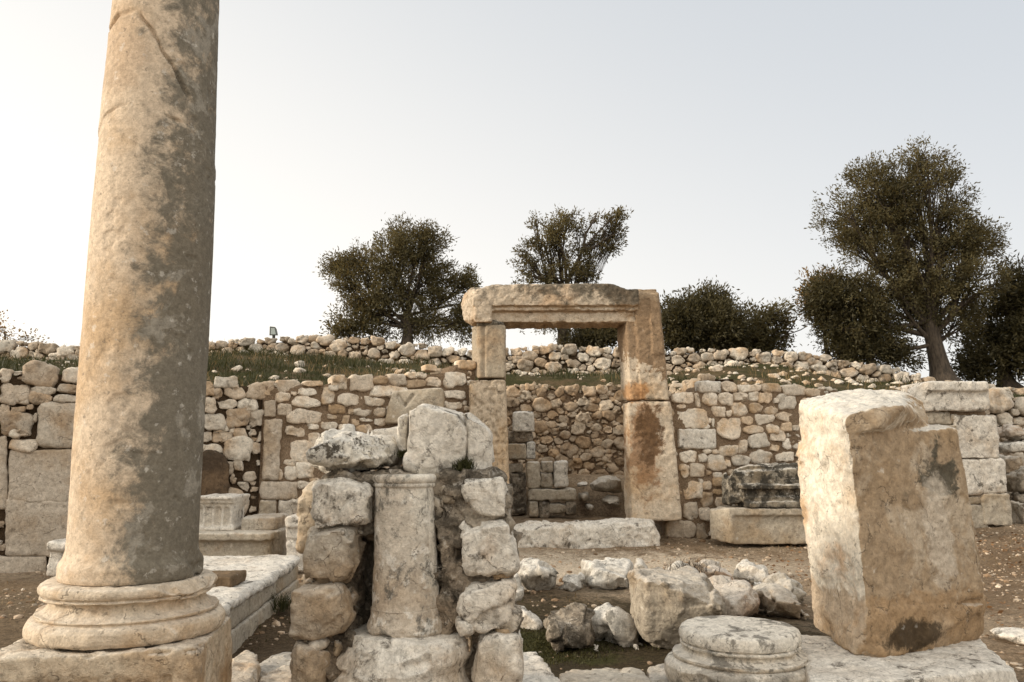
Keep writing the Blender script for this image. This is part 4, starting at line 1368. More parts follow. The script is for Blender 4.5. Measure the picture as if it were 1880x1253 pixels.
solo('moulded_block', V, F, mat_white, 'moulded tan block lying by the wall foot, left of the tall column', 'carved block')

# ------------------------------------------------------------------ slabs leaning on the mortared wall
YS = 11.2
V, F = rockify([rock_shell([(706, 779), (714, 738), (727, 720), (808, 715), (816, 719), (816, 778)], YS, .2, fs=.97, bs=.97)], .016, .012, .006, 250, broken=.3)
# incised V
N = normals_of(V, F)
for A_, B_ in (((733, 727), (746, 745)), ((746, 745), (760, 727))):
    a3, b3 = np.array(P(*A_, YS)), np.array(P(*B_, YS))
    ab = (b3 - a3)[[0, 2]]
    t_ = np.clip(((V[:, [0, 2]] - a3[[0, 2]]) @ ab) / (ab @ ab), 0, 1)
    dd = np.linalg.norm(V[:, [0, 2]] - a3[[0, 2]] - t_[:, None] * ab, axis=1)
    V[:, 1] += .03 * sstep(.03, .01, dd) * (V[:, 1] < YS)
solo('inscribed_slab', V, F, mat_trough, 'grey slab with a cut V mark leaning on the wall behind the cracked block', 'stone slab')
V, F = rockify([rock_shell([(684, 830), (684, 790), (735, 785), (770, 787), (770, 830)], YS - .3, .3, fs=.95, bs=.95)], .02, .02, .01, 251)
solo('stone_slab', V, F, mat_white, 'plain pale slab lying between the lichened rock and the cracked block', 'stone slab')

# ------------------------------------------------------------------ masonry pier with niche
FY = 3.98
pier = thing('masonry_pier', 'rubble masonry pier of rough pale blocks with a central niche holding a short column', 'masonry pier', (P(745, 1100, 4.2)[0], 4.3, 0))
core = [pxbox(560, 985, 655, 1330, FY + .06, FY + .62), pxbox(586, 884, 700, 985, FY + .08, FY + .62), pxbox(800, 900, 935, 1330, FY + .05, FY + .62),
        pxbox(630, 900, 830, 1330, FY + .38, FY + .66), pxbox(590, 872, 925, 900, FY + .08, FY + .66), pxbox(700, 880, 860, 960, FY + .08, FY + .6),
        pxbox(690, 868, 900, 884, FY + .2, FY + .6), pxbox(548, 1160, 650, 1330, FY + .03, FY + .5)]
V, F = rockify(core, .014, .02, .02, 260, broken=.4, big=.02, rscale=12, facet=.45, fscale=9)
part('rubble_core', V, F, mat_core, pier)
ZP = (500, 730, 1000, 1253)


def zp(l):
    return trp(ZP, 1198, l)


blocks = [
    (zp([(182, 385), (230, 370), (330, 372), (405, 385), (434, 430), (434, 548), (400, 556), (300, 547), (188, 582), (168, 500)]), 0, mat_white),
    ([(552, 900), (575, 885), (592, 890), (590, 960), (575, 1003), (548, 1012), (550, 950)], .1, mat_plinth),
    (zp([(162, 580), (250, 568), (340, 568), (368, 588), (370, 702), (332, 742), (328, 794), (158, 794), (150, 700)]), 0, mat_grey),
    (zp([(103, 835), (180, 822), (308, 824), (338, 870), (340, 965), (310, 1022), (200, 1057), (118, 1067), (93, 1035), (89, 900)]), -.04, mat_grey),
    (zp([(112, 1075), (200, 1088), (252, 1130), (250, 1380), (90, 1380), (93, 1180)]), -.02, mat_grey),
    (zp([(832, 368), (940, 354), (1012, 350), (1034, 440), (1030, 528), (960, 522), (880, 500), (835, 410)]), .02, mat_white),
    (zp([(828, 590), (850, 560), (1010, 534), (1042, 544), (1072, 680), (1072, 752), (990, 747), (880, 777), (850, 772), (828, 660)]), -.03, mat_white),
    (zp([(838, 845), (880, 802), (960, 812), (1066, 800), (1077, 992), (1030, 1006), (910, 1022), (868, 988), (818, 920)]), -.03, mat_white),
    (zp([(903, 1052), (990, 1030), (1082, 1044), (1098, 1180), (1090, 1380), (885, 1380), (893, 1150)]), -.05, mat_white),
    ([(837, 1138), (850, 1134), (870, 1152), (852, 1160)], -.08, mat_white),
    ([(856, 1160), (866, 1164), (869, 1196), (858, 1202)], -.06, mat_plinth),
    ([(640, 968), (662, 965), (680, 972), (676, 982), (655, 985)], .04, mat_white),
    ([(812, 890), (840, 885), (850, 905), (838, 925), (815, 920)], .05, mat_rock_b),
    ([(796, 900), (812, 915), (820, 945), (800, 955), (792, 930)], .06, mat_grey),
    ([(572, 1176), (590, 1172), (605, 1178), (596, 1186), (574, 1186)], -.03, mat_white),
    ([(906, 1050), (930, 1047), (944, 1056), (930, 1064), (905, 1062)], -.02, mat_plinth),
    ([(915, 1150), (940, 1147), (946, 1156), (925, 1162), (912, 1158)], -.03, mat_plinth),
    ([(608, 1180), (625, 1172), (632, 1190), (622, 1205), (610, 1198)], .0, mat_rock_b),
    ([(556, 1060), (600, 1064), (640, 1062), (636, 1072), (560, 1076)], .06, mat_grey),
]
for i, (o, dy, m) in enumerate(blocks):
    big_ = i in (0, 2, 3, 4, 5, 6, 7, 8)
    V, F = rockify([rock_shell(o, FY + dy + .07, .34 if big_ else .2, fs=.93 if big_ else .75, bs=.95, ff=.25, jit=.02, seed=260 + i)], .011 if big_ else .012, .007, .008, 270 + i, broken=.2, big=.01, bigscale=5, chip=.012, pits=.006, facet=.12, fscale=5)
    part('rough_block' if big_ else 'packing_stone', V, F, m, pier)

# stones resting on top of the pier
V, F = rockify([rock_shell([(580, 835), (590, 802), (604, 789), (625, 790), (650, 796), (690, 800), (712, 818), (729, 836), (718, 850), (700, 862), (640, 870), (600, 876), (586, 862)], FY + .3, .5, fs=.68, seed=3)], .011, .008, .014, 300, broken=.25, big=.02, bigscale=6, pits=.012, facet=.2, fscale=4.5)
solo('lichened_rock', V, F, mat_lich, 'jagged white rock blotched with black lichen on the top left of the pier', 'rock')
V, F = rockify([rock_shell([(664, 802), (690, 795), (722, 797), (735, 815), (742, 840), (735, 860), (700, 858)], FY + .58, .3, seed=4)], .014, .02, .014, 301, big=.015)
solo('lichened_rock', V, F, mat_white, 'smaller pale rock tucked behind the jagged lichened rock on the pier', 'rock')
cb1 = rockify([rock_shell([(748, 862), (748, 752), (770, 740), (788, 746), (803, 756), (846, 758), (857, 790), (857, 835), (848, 866), (800, 868)], FY + .22, .42, fs=.94, bs=1.0, ff=.2, jit=.02, seed=5)], .011, .009, .008, 302, broken=.3, big=.012, bigscale=5, facet=.1, fscale=4)
cb2 = rockify([rock_shell([(852, 758), (880, 772), (896, 785), (904, 800), (904, 867), (864, 867), (872, 836), (874, 794)], FY + .24, .4, fs=.93, bs=.98, ff=.2, jit=.02, seed=6)], .011, .009, .008, 303, broken=.3, big=.012, bigscale=5, facet=.1, fscale=4)
cb3 = rockify([rock_shell([(734, 770), (750, 758), (756, 862), (734, 822)], FY + .5, .3, fs=.95, bs=.95, jit=.02)], .014, .014, .008, 304)
V, F = join([cb1, cb2, cb3])
solo('cracked_block', V, F, mat_white, 'large white squared block split by a dark crack on the top right of the pier', 'stone block')
# rubble and dirt bed between them
rub = []
rg = np.random.default_rng(77)
for i in range(26):
    px, py = rg.uniform(600, 850), rg.uniform(868, 884)
    r_ = rg.uniform(.012, .035)
    c_ = np.array(P(px, py, FY + rg.uniform(.1, .4)))
    d_ = rg.normal(size=(14, 3))
    d_ /= np.linalg.norm(d_, axis=1, keepdims=True)
    part('packing_stone', *hull(c_ + d_ * r_ * np.array([1.5, 1.2, .9])), mat_core, pier)

# short column
c0 = P(745, 1158, FY + .1)
zb2, ztp = c0[2], P(735, 872, FY + .1)[2]
hh = ztp - zb2
k = .00278
pr = [(.185, 0), (.194, .015), (.192, .04), (.183, .058), (.176, .08), (.170, .12)]
for t_ in np.linspace(.15, .9, 20):
    pr.append((.169 - .031 * (t_ - .1), hh * t_))
pr += [(.143, hh - .062), (.146, hh - .056), (.153, hh - .052), (.153, hh - .044), (.147, hh - .04), (.147, hh - .036), (.153, hh - .033), (.158, hh - .022), (.159, hh - .012), (.153, hh - .002), (.14, hh)]
V, F = lathe_worn(pr, (c0[0], c0[1], zb2), 310, 160, .006, tilt=(-.025, 0), chip=.012, big=.006, damage=.25, bite=.35)
solo('short_column', V, F, mat_small, 'short grey marble column with a moulded top, standing in the niche of the pier', 'column')
# its broken base
cbx, cby = P(742, 1165, FY + .12)[0], FY + .12
zl = zb2 - .004
bp = [(.37, -.5), (.372, -.4), (.385, -.38), (.398, -.34), (.395, -.29), (.38, -.255), (.362, -.245), (.36, -.232), (.345, -.22), (.33, -.2), (.322, -.17), (.325, -.145), (.335, -.135), (.336, -.122), (.342, -.115), (.35, -.09), (.348, -.055), (.335, -.025), (.31, -.006), (.22, 0)]
V, F = lathe_worn(bp, (cbx, cby, zl), 311, 190, .007, chip=.02, big=.012, damage=.4, bite=.15,
                  chops=[((-.15, -1, .6), (cbx, cby - .285, zl - .06)), ((-.75, -.8, .5), (cbx - .2, cby - .2, zl - .12))])
solo('column_base', V, F, mat_white, 'large broken moulded base under the short column in the niche', 'column base')

# ------------------------------------------------------------------ round moulded base in the right foreground
rb_z = .315
rc = P(1356, 1149, 4.62)
rx, ry, rz = rc
SC = .94
bpr = [(.385, -.34), (.415, -.31), (.437, -.27), (.442, -.235), (.435, -.2), (.41, -.176), (.385, -.168), (.376, -.166), (.376, -.158), (.386, -.155), (.386, -.143), (.352, -.14), (.33, -.126), (.322, -.112), (.325, -.1), (.342, -.096), (.342, -.086), (.326, -.083), (.326, -.076),
       (.341, -.072), (.347, -.05), (.345, -.03), (.336, -.012), (.318, -.002), (.2, .004), (.02, -.004)]
bpr = [(a_ * SC, b_) for a_, b_ in bpr]
V, F = lathe_worn(bpr, (rx, ry, rz), 320, 220, .0045, chip=.016, big=.007, damage=.25, bite=.4,
                  chops=[((-.8, -.55, -.3), (rx - .34, ry - .2, rz - .25)), ((.55, -.75, -.55), (rx + .25, ry - .3, rz - .27)), ((.9, -.2, .25), (rx + .4, ry, rz - .2))])
solo('column_base', V, F, stone_mat('round base marble', pale=(.58, .52, .43), warm=(.46, .37, .26), dark=(.11, .1, .082), da=.75, dt=(.52, .6), topwhite=.5, sa_=.3, veins=.2, bump=.5,
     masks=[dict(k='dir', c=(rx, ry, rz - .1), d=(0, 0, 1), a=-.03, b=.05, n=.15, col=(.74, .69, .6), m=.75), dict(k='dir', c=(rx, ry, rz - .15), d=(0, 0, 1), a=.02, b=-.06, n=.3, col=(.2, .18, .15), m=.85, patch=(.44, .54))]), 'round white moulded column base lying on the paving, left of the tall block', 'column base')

# ------------------------------------------------------------------ tall block on its slab
zk = .26
q1, q2, q0 = G(1574, 1209, zk), G(1802, 1176, zk), G(1494, 1158, zk)
q3 = (q0[0] + (q2[0] - q1[0]) * 1.05, q0[1] + .04, zk)


def up(px, py, Y):
    return P(px, py, Y)


Yf, Yr, Yl = q1[1], q2[1], q0[1]
sh1 = hull([(q1[0] + .01, q1[1] + .06, zk), up(1640, 1209, Yf + .06), up(1766, 1196, Yr + .05), up(1800, 1165, Yr + .06), up(1804, 1160, Yl), (q0[0] + .04, q0[1] + .03, zk), up(1491, 1150, Yl), up(1487, 1091, Yl),
            up(1594, 1122, Yf - .01), up(1809, 1110, Yr - .01), up(1808, 1095, Yl + .1), up(1490, 1080, Yl), up(1587, 1180, Yf + .01)])
sh2 = hull([up(1592, 1124, Yf), up(1807, 1098, Yr), up(1487, 1091, Yl), up(1806, 1095, Yl + .05), up(1558, 797, Yf), up(1757, 788, Yr), up(1462, 838, Yl), up(1470, 790, Yl), up(1756, 786, Yl + .05), up(1722, 783, Yr + .02), up(1720, 783, Yl + .05)])
crown = hull([up(1553, 796, Yf), up(1606, 790, Yf + .01), up(1702, 784, Yr + .01), up(1550, 771, Yf + .01), up(1558, 760, Yf + .03), up(1615, 744, Yf + .08), up(1656, 746, Yf + .08), up(1692, 763, Yr + .06), up(1702, 773, Yr + .05),
              up(1469, 792, Yl), up(1466, 771, Yl), up(1464, 741, Yl), up(1482, 731, Yl), up(1526, 727, Yl + .03), up(1574, 714, Yl + .1), up(1628, 718, Yl + .1), up(1665, 723, Yl + .1), up(1694, 740, Yl + .08), up(1702, 775, Yl + .1)])
V, F = rockify([sh1, sh2, crown], .0125, .011, .008, 330, broken=.4, big=.014, bigscale=3.5, chip=.016, pits=.006, facet=.06, fscale=6)
solo('standing_block', V, F, mat_block, 'tall rough limestone block, brown-stained on its front, standing on a slab in the right foreground', 'stone block')
g1, g2, g3, g4 = G(1490, 1262, zk), G(1872, 1226, zk), G(1800, 1172, zk), G(1460, 1165, zk)
pts = [np.array(q) for q in (g1, g2, g3, g4)]
V, F = rockify([hexa([q - np.array([0, 0, .3]) for q in pts], pts)], .013, .022, .01, 331, broken=.6, big=.014, chip=.014)
solo('base_slab', V, F, mat_white, 'thick pale slab under the tall standing block', 'stone slab')

# ------------------------------------------------------------------ trough and dark carved lid by the right wall
YT = 11.3
tr_sh = [pxbox(1348, 942, 1500, 1000, YT + .06, YT + .62), pxbox(1338, 934, 1500, 948, YT, YT + .66), hull([P(1302, 936, YT + .35), P(1340, 934, YT), P(1350, 990, YT + .02), P(1304, 990, YT + .3), P(1340, 998, YT + .06), P(1400, 934, YT + .6), P(1400, 998, YT + .6), P(1306, 934, YT + .6)])]
V, F = rockify(tr_sh, .02, .025, .01, 340, broken=.5)
solo('stone_trough', V, F, mat_trough, 'long plain grey stone chest by the wall, under the dark carved lid', 'stone trough')
ZL = (900, 740, 1500, 1140)
out = [(1382, 590), (1370, 440), (1400, 385), (1470, 360), (1760, 345), (1900, 345), (1900, 470), (1480, 485), (1440, 520)]
o1 = trp(ZL, 1880, [(1375, 585), (1368, 440), (1400, 385), (1480, 362), (1900, 345), (1900, 480), (1470, 490), (1440, 545)])
o2 = trp(ZL, 1880, [(1470, 480), (1900, 470), (1900, 520), (1470, 530)])
lid = [hull([P(x, y, YT + .12) for x, y in o1] + [P(x, y - 1, YT + .5) for x, y in o1]),
       pxbox(*tr(ZL, 1880, [(1440, 470, 1900, 495)])[0], YT - .05, YT + .3), pxbox(*tr(ZL, 1880, [(1450, 492, 1900, 545)])[0], YT + .05, YT + .4), pxbox(*tr(ZL, 1880, [(1455, 540, 1900, 572)])[0], YT + .02, YT + .4), pxbox(*tr(ZL, 1880, [(1475, 570, 1900, 604)])[0], YT - .01, YT + .4),
       hull([P(x, y, YT + .02) for x, y in trp(ZL, 1880, [(1400, 400), (1900, 370), (1900, 450), (1450, 470)])] + [P(x, y, YT + .2) for x, y in trp(ZL, 1880, [(1400, 390), (1900, 360), (1900, 460), (1450, 480)])]),
       hull([P(x, y, YT + .18) for x, y in trp(ZL, 1880, [(1335, 580), (1338, 405), (1362, 400), (1385, 590)])] + [P(x, y, YT + .5) for x, y in trp(ZL, 1880, [(1335, 580), (1338, 405), (1362, 400), (1385, 590)])])]
V, F = rockify(lid, .015, .014, .018, 341, broken=.5, big=.01, rscale=10)
solo('carved_lid', V, F, mat_sarc, 'dark lichen-blackened carved cornice fragment lying on the stone chest', 'carved block')

# ------------------------------------------------------------------ loose stones of the pit and foreground
ZR = (900, 960, 1500, 1253)
rocks = [
    # outline (zoom), base row, material, label
    ([(145, 260), (200, 230), (300, 222), (365, 262), (388, 310), (380, 375), (330, 410), (250, 410), (185, 380)], 405, mat_rock_w, 'big rounded white boulder leftmost in the row behind the pit', .5),
    ([(120, 290), (150, 275), (180, 330), (186, 400), (170, 450), (120, 450)], 445, mat_rock_w, 'upright pale stone wedged against the pier beside the leftmost boulder', .3),
    ([(395, 320), (440, 300), (495, 286), (532, 310), (530, 370), (470, 412), (410, 388)], 408, mat_rock_w, 'small grey-white stone between the two big boulders behind the pit', .3),
    ([(540, 225), (600, 214), (740, 218), (800, 235), (806, 290), (800, 370), (700, 392), (580, 395), (540, 330)], 390, mat_rock_w, 'squarish dark-stained white boulder in the middle of the row behind the pit', .5),
    ([(820, 225), (868, 216), (905, 268), (902, 295), (860, 330), (825, 320)], 330, mat_rock_w, 'small pale stone just behind the left end of the big broken block', .3),
    ([(905, 285), (960, 268), (1005, 298), (1000, 320), (915, 320)], 320, mat_rock_b, 'low grey stone peeping out behind the big broken block', .3),
    ([(1038, 290), (1060, 255), (1082, 235), (1165, 280), (1172, 310), (1040, 315)], 315, mat_rock_w, 'pointed bluish white stone behind the big broken block', .3),
    ([(1192, 275), (1205, 245), (1245, 230), (1295, 238), (1350, 268), (1387, 318), (1350, 360), (1260, 370), (1200, 340)], 368, mat_rock_r, 'reddish white boulder behind the gap between the two large brown blocks', .4),
    ([(1408, 320), (1430, 252), (1490, 230), (1560, 240), (1605, 262), (1628, 312), (1560, 345), (1450, 350)], 350, mat_white, 'angular pale stone with a brown hollow face, rearmost of the heap', .4),
    ([(1490, 345), (1520, 330), (1585, 335), (1590, 375), (1500, 378)], 380, mat_rock_w, 'small white stone between the rearmost stone and the brown boulder', .2),
    ([(1585, 350), (1640, 315), (1705, 304), (1780, 335), (1806, 395), (1812, 470), (1720, 480), (1640, 400)], 480, mat_rock_b, 'grey brown boulder at the right end of the heap beside the tall block', .4),
    ([(1535, 400), (1600, 370), (1700, 380), (1745, 410), (1762, 440), (1748, 550), (1650, 545), (1560, 520)], 555, mat_grey, 'pale cracked boulder in front of the grey brown one at the right of the heap', .45),
    ([(1748, 470), (1790, 480), (1815, 515), (1800, 560), (1745, 565)], 565, mat_rock_b, 'small brown stone at the right foot of the heap', .25),
    ([(1268, 370), (1330, 345), (1390, 335), (1480, 345), (1540, 395), (1560, 440), (1530, 530), (1400, 560), (1320, 545), (1290, 430)], 560, mat_rock_r, 'rust-tinted boulder between the big broken block and the pale cracked boulder', .5),
    ([(595, 565), (620, 512), (680, 476), (725, 482), (762, 512), (832, 585), (836, 680), (760, 712), (680, 705), (615, 650)], 705, mat_rock_w, 'white boulder with orange patches alone in the pit', .4),
    ([(150, 475), (195, 475), (250, 528), (286, 575), (280, 645), (220, 640), (150, 620)], 640, mat_white, 'smooth white wedge of stone leaning against the right foot of the pier', .3),
    ([(818, 680), (850, 672), (882, 695), (860, 710), (825, 705)], 705, mat_white, 'small flat white pebble right of the orange-patched boulder', .15),
    ([(832, 715), (845, 708), (855, 722), (848, 738), (834, 735)], 738, mat_white, 'tiny white pebble in front of the flat one in the pit', .1),
    ([(578, 725), (605, 705), (630, 702), (620, 735), (600, 755)], 750, mat_white, 'thin white shard in front of the orange-patched boulder', .1),
    ([(185, 675), (205, 663), (226, 672), (222, 692), (190, 692)], 692, mat_white, 'small white stone at the right foot of the pier', .12),
    ([(310, 520), (400, 505), (520, 510), (600, 530), (600, 690), (560, 720), (330, 700)], 720, mat_core, 'dark earthy stone set in the bank of the pit', .6),
]
for i, (o, by, m, lab, th_k) in enumerate(rocks):
    pts = trp(ZR, 1880, o)
    cxp = np.mean([p[0] for p in pts])
    bpx = trp(ZR, 1880, [(0, by)])[0][1]
    g = G(cxp, bpx, -.06)
    z_ = float(gz(g[0], g[1]))
    g = G(cxp, bpx, z_ - .02)
    Y = g[1] + th_k * .25
    V, F = rockify([rock_shell(pts, Y, th_k, fs=.7, seed=i, jit=.08, ff=.5)], .012 if Y < 7 else .016, .008, .008, 400 + i, broken=.25, big=.02, bigscale=5, pits=.004, facet=.22, fscale=3.6)
    solo('loose_stone', V, F, m, lab, 'stone', 'loose stones around the pit')
# big broken block
o = trp(ZR, 1880, [(818, 310), (845, 285), (900, 290), (1010, 312), (1120, 300), (1232, 298), (1266, 350), (1285, 430), (1310, 520), (1322, 640), (1240, 690), (1000, 712), (905, 690), (850, 610), (815, 545)])
g = G(1225, 1186, -.08)
V, F = rockify([rock_shell(o, g[1] + .15, .6, fs=.92, bs=.9, ff=.35, seed=50, jit=.03)], .013, .01, .008, 430, broken=.3, big=.015, bigscale=4, chip=.02, pits=.004, facet=.12, fscale=3)
cs, zc_ = P(1275, 1130, g[1])[0], P(1275, 1130, g[1])[2]
solo('broken_block', V, F, mat_rock_b, 'big broken brownish squared block in the middle of the stone heap', 'stone block')

# paving slabs along the bottom
slabs = [
    ([(952, 1196), (985, 1196), (998, 1218), (1034, 1256), (1020, 1275), (952, 1275)], .10, 'narrow pale paving slab right of the pier foot'),
    ([(1030, 1240), (1050, 1230), (1140, 1224), (1180, 1228), (1206, 1262), (1200, 1290), (1030, 1290)], .08, 'wide flat paving slab in the middle of the bottom edge'),
    ([(1190, 1226), (1220, 1218), (1240, 1228), (1262, 1256), (1250, 1290), (1200, 1290)], .07, 'rough paving slab left of the round base'),
    ([(390, 1256), (432, 1200), (455, 1192), (474, 1200), (472, 1240), (440, 1290), (380, 1290)], .16, 'tan broken slab against the plinth of the tall column'),
    ([(476, 1216), (500, 1204), (540, 1200), (540, 1228), (490, 1240), (474, 1232)], .06, 'thin grey slab between the tan slab and the pier'),
    ([(480, 1242), (510, 1228), (546, 1222), (548, 1290), (470, 1290)], .12, 'rough tan slab at the left foot of the pier'),
]
for i, (o, z_, lab) in enumerate(slabs):
    tp_ = [np.array(G(x, y, z_)) for x, y in o]
    c_ = sum(tp_) / len(tp_)
    lo_ = [q + (q - c_) * .03 - np.array([0, 0, .2]) for q in tp_]
    V, F = rockify([hull(tp_ + lo_)], .011, .012, .008, 440 + i, broken=.4, big=.012, chip=.012, facet=.08, fscale=7)
    solo('paving_slab', V, F, [mat_white, mat_trough, mat_grey, mat_plinth, mat_grey, mat_plinth][i], lab, 'paving slab')
g = G(1860, 1168, 0.02)
V, F = rockify([rock_shell([(1825, 1166), (1845, 1158), (1890, 1156), (1900, 1176), (1850, 1178)], g[1], .3)], .015, .02, .01, 450)
solo('loose_stone', V, F, mat_white, 'flat pale stone lying on the gravel right of the tall block', 'stone')

# boulders at the far right, below the back wall
wr_ = Wall((7.3, 14.9), (14.0, 15.4), 61)
topR = curve(wr_, [(1600, 712), (1815, 716), (1850, 722), (1900, 735), (2100, 760), (2400, 780)])
wr_.pack(lambda s, h, r: h < topR(s) - .6 * r and h > .2, 0, wr_.L, .2, 3, [(.2, 300), (.15, 1000), (.1, 2000), (.06, 3000)], an=1.15, depth=.5, depth_max=.12, gap=.02)
tw = thing('dry_stone_wall', 'stretch of rough dry stone wall behind the pier at the right edge', 'stone wall', (10, 15.2, .2))
V, F = wr_.body(0, wr_.L, -.1, topR, .5, -.05, res=.12, drop=.1)
part('core', V, F, mat_dark_earth, tw)
V, F, T = wr_.mesh(.02, 5)
part('rubble_stones', V, F, mat_dry_stone, tw, tint=T)
fr = [([(1828, 795), (1840, 780), (1862, 784), (1862, 802), (1832, 804)], 14.4, mat_rock_r, 'orange-white stone above the others, right of the pier'),
      ([(1858, 792), (1880, 788), (1900, 790), (1900, 812), (1860, 808)], 14.3, mat_white, 'holed white stone at the right edge beside the orange-white one'),
      ([(1832, 815), (1860, 808), (1900, 812), (1900, 834), (1836, 832)], 14.2, mat_white, 'long pale stone right of the pier, below the holed one'),
      ([(1832, 838), (1858, 836), (1864, 866), (1846, 876), (1834, 872)], 13.9, mat_grey, 'squared grey stone touching the right side of the pier'),
      ([(1848, 876), (1870, 856), (1900, 850), (1900, 908), (1856, 902)], 13.6, mat_rock_b, 'big brown boulder cut by the right edge'),
      ([(1852, 920), (1872, 922), (1885, 938), (1900, 945), (1900, 966), (1852, 964)], 13.1, mat_grey, 'grey angular stone on the ground right of the pier'),
      ([(1846, 905), (1900, 905), (1900, 930), (1850, 925)], 13.5, mat_core, 'dark brown stone between the big boulder and the grey one')]
for i, (o, Y, m, lab) in enumerate(fr):
    V, F = rockify([rock_shell(o, Y, .6, fs=.8, seed=70 + i)], .025, .02, .015, 460 + i, broken=.3, big=.02, facet=.2, fscale=4)
    solo('loose_stone', V, F, m, lab, 'stone', 'stones tumbled beside the pier')

# ------------------------------------------------------------------ stones lying on the bank
protos = []
rg = np.random.default_rng(99)
for i in range(7):
    d_ = rg.normal(size=(16, 3))
    d_ /= np.linalg.norm(d_, axis=1, keepdims=True)
    V, F = rockify([hull(d_ * np.array([.5, .42, .36]))], .06, .05, .03, 500 + i, big=.05, bigscale=3)
    T = np.tile((rg.uniform(.6, 1), max(0, rg.normal(.1, .2)), rg.uniform(0, .8)), (len(V), 1))
    protos.append(mk_mesh('bank_stone', V, F, mat_dry_stone, T))
spots = []
for px, py, w in [(450 - 16, 674, 28), (550, 665, 28), (550, 677, 24), (600, 686, 20), (504, 692, 22), (613, 668, 8), (700, 668, 10), (712, 676, 12), (725, 678, 16), (757, 680, 14), (735, 681, 26), (480, 690, 12), (525, 694, 12), (790, 676, 16), (800, 668, 16),
                  (962, 690, 16), (975, 694, 14), (1108, 697, 12), (1060, 683, 14), (1330, 696, 26), (1362, 690, 20), (1376, 695, 16), (1300, 690, 10), (1395, 700, 18), (1420, 688, 24), (1440, 698, 26), (1460, 690, 18), (1340, 684, 12), (1240, 700, 16), (1260, 712, 18), (1276, 706, 16), (1236, 714, 12), (1480, 700, 20),
                  (1510, 694, 20), (1540, 700, 22), (1570, 704, 16), (1600, 708, 18), (1640, 710, 16)]:
    spots.append((px, py, w))
for i in range(90):
    spots.append((rg.uniform(1222, 1690), None, float(np.exp(rg.normal(2.4, .45)))))
for i in range(150):
    px = rg.choice([rg.uniform(385, 860), rg.uniform(1220, 1680), rg.uniform(930, 1140), rg.uniform(0, 150)])
    spots.append((px, None, float(np.exp(rg.normal(2.0, .45)))))
for i, (px, py, w) in enumerate(spots):
    if py is None:
        Y = rg.uniform(13.0, 19.6)
        x = (px - 940) / FPX * Y
        if -1.1 < x < 3.1 and Y < 16.6:
            continue
        z = float(bank_z(x, Y)[0])
    else:
        best = None
        for Y in np.arange(12.7, 19.9, .15):
            p_ = P(px, py + w * .3, Y)
            if p_[2] <= float(bank_z(p_[0], Y)[0]):
                best = p_
                break
        if best is None:
            best = P(px, py + w * .3, 19.5)
        x, Y, z = best
        if -1.1 < x < 3.1 and Y < 16.2:
            Y = 16.5
            x = (px - 940) / FPX * Y
            z = float(bank_z(x, Y)[0])
    s = w / FPX * Y
    o = bpy.data.objects.new('bank_stone', protos[i % 7])
    o.location = (x, Y, z + s * (.12 if py is not None else -.02))
    o.rotation_euler = (rg.normal(0, .2), rg.normal(0, .2), rg.uniform(0, 6.28))
    o.scale = (s, s, s * rg.uniform(.7, 1.1))
    C.objects.link(o)
    setp(o, 'small pale stone lying loose on the grassy bank below the upper wall', 'stone', 'loose stones on the grassy bank')

# small floodlight on the hill
fp = P(502, 609, 20.9)
zg = float(topH(fp[0] + 26)) - .2
fl_ = thing('floodlight', 'small grey floodlight box standing on the hilltop behind the upper wall, left of centre', 'floodlight', (fp[0], 20.9, zg))
k = 20.9 / FPX
bx = hull([(fp[0] - 6 * k, 20.85, fp[2] - 8 * k), (fp[0] + 8 * k, 20.85, fp[2] - 8 * k), (fp[0] + 4 * k, 20.85, fp[2] + 8 * k), (fp[0] - 6 * k, 20.85, fp[2] + 9 * k),
           (fp[0] - 4 * k, 21.05, fp[2] - 6 * k), (fp[0] + 6 * k, 21.05, fp[2] - 6 * k), (fp[0] + 3 * k, 21.05, fp[2] + 6 * k), (fp[0] - 4 * k, 21.05, fp[2] + 7 * k)])
hsg = part('housing', bx[0], bx[1], flat_mat('grey metal', (.07, .075, .06), .5), fl_, smooth=False)
gl = hull([(fp[0] - 3.5 * k, 20.843, fp[2] - 6 * k), (fp[0] + 6 * k, 20.843, fp[2] - 6 * k), (fp[0] + 3 * k, 20.843, fp[2] + 6 * k), (fp[0] - 4 * k, 20.843, fp[2] + 6 * k),
           (fp[0] - 3.5 * k, 20.87, fp[2] - 6 * k), (fp[0] + 6 * k, 20.87, fp[2] - 6 * k), (fp[0] + 3 * k, 20.87, fp[2] + 6 * k)])
part('glass', gl[0], gl[1], flat_mat('lamp glass', (.38, .43, .40), .15), hsg, smooth=False)
V, F = tube([(fp[0], 20.95, zg - .1), (fp[0], 20.95, fp[2] - 6 * k)], [.04, .04])
part('post', V, F, flat_mat('grey post', (.06, .06, .05), .6), fl_)

# ------------------------------------------------------------------ trees
def leaves(c, d, ln, wd, rg, tint):
    n = len(c)
    r = rg.normal(size=(n, 3))
    s = np.cross(d, r)
    s /= np.linalg.norm(s, axis=1, keepdims=True) + 1e-9
    ln = ln[:, None]
    wd = wd[:, None]
    V = np.stack([c, c + d * ln * .5 + s * wd, c + d * ln, c + d * ln * .5 - s * wd], 1).reshape(-1, 3)
    F = np.arange(4 * n).reshape(n, 4)
    return V, F, np.repeat(tint, 4, axis=0)


def bez(a, b, c, n=9):
    t = np.linspace(0, 1, n)[:, None]
    return (1 - t) ** 2 * a + 2 * t * (1 - t) * b + t * t * c


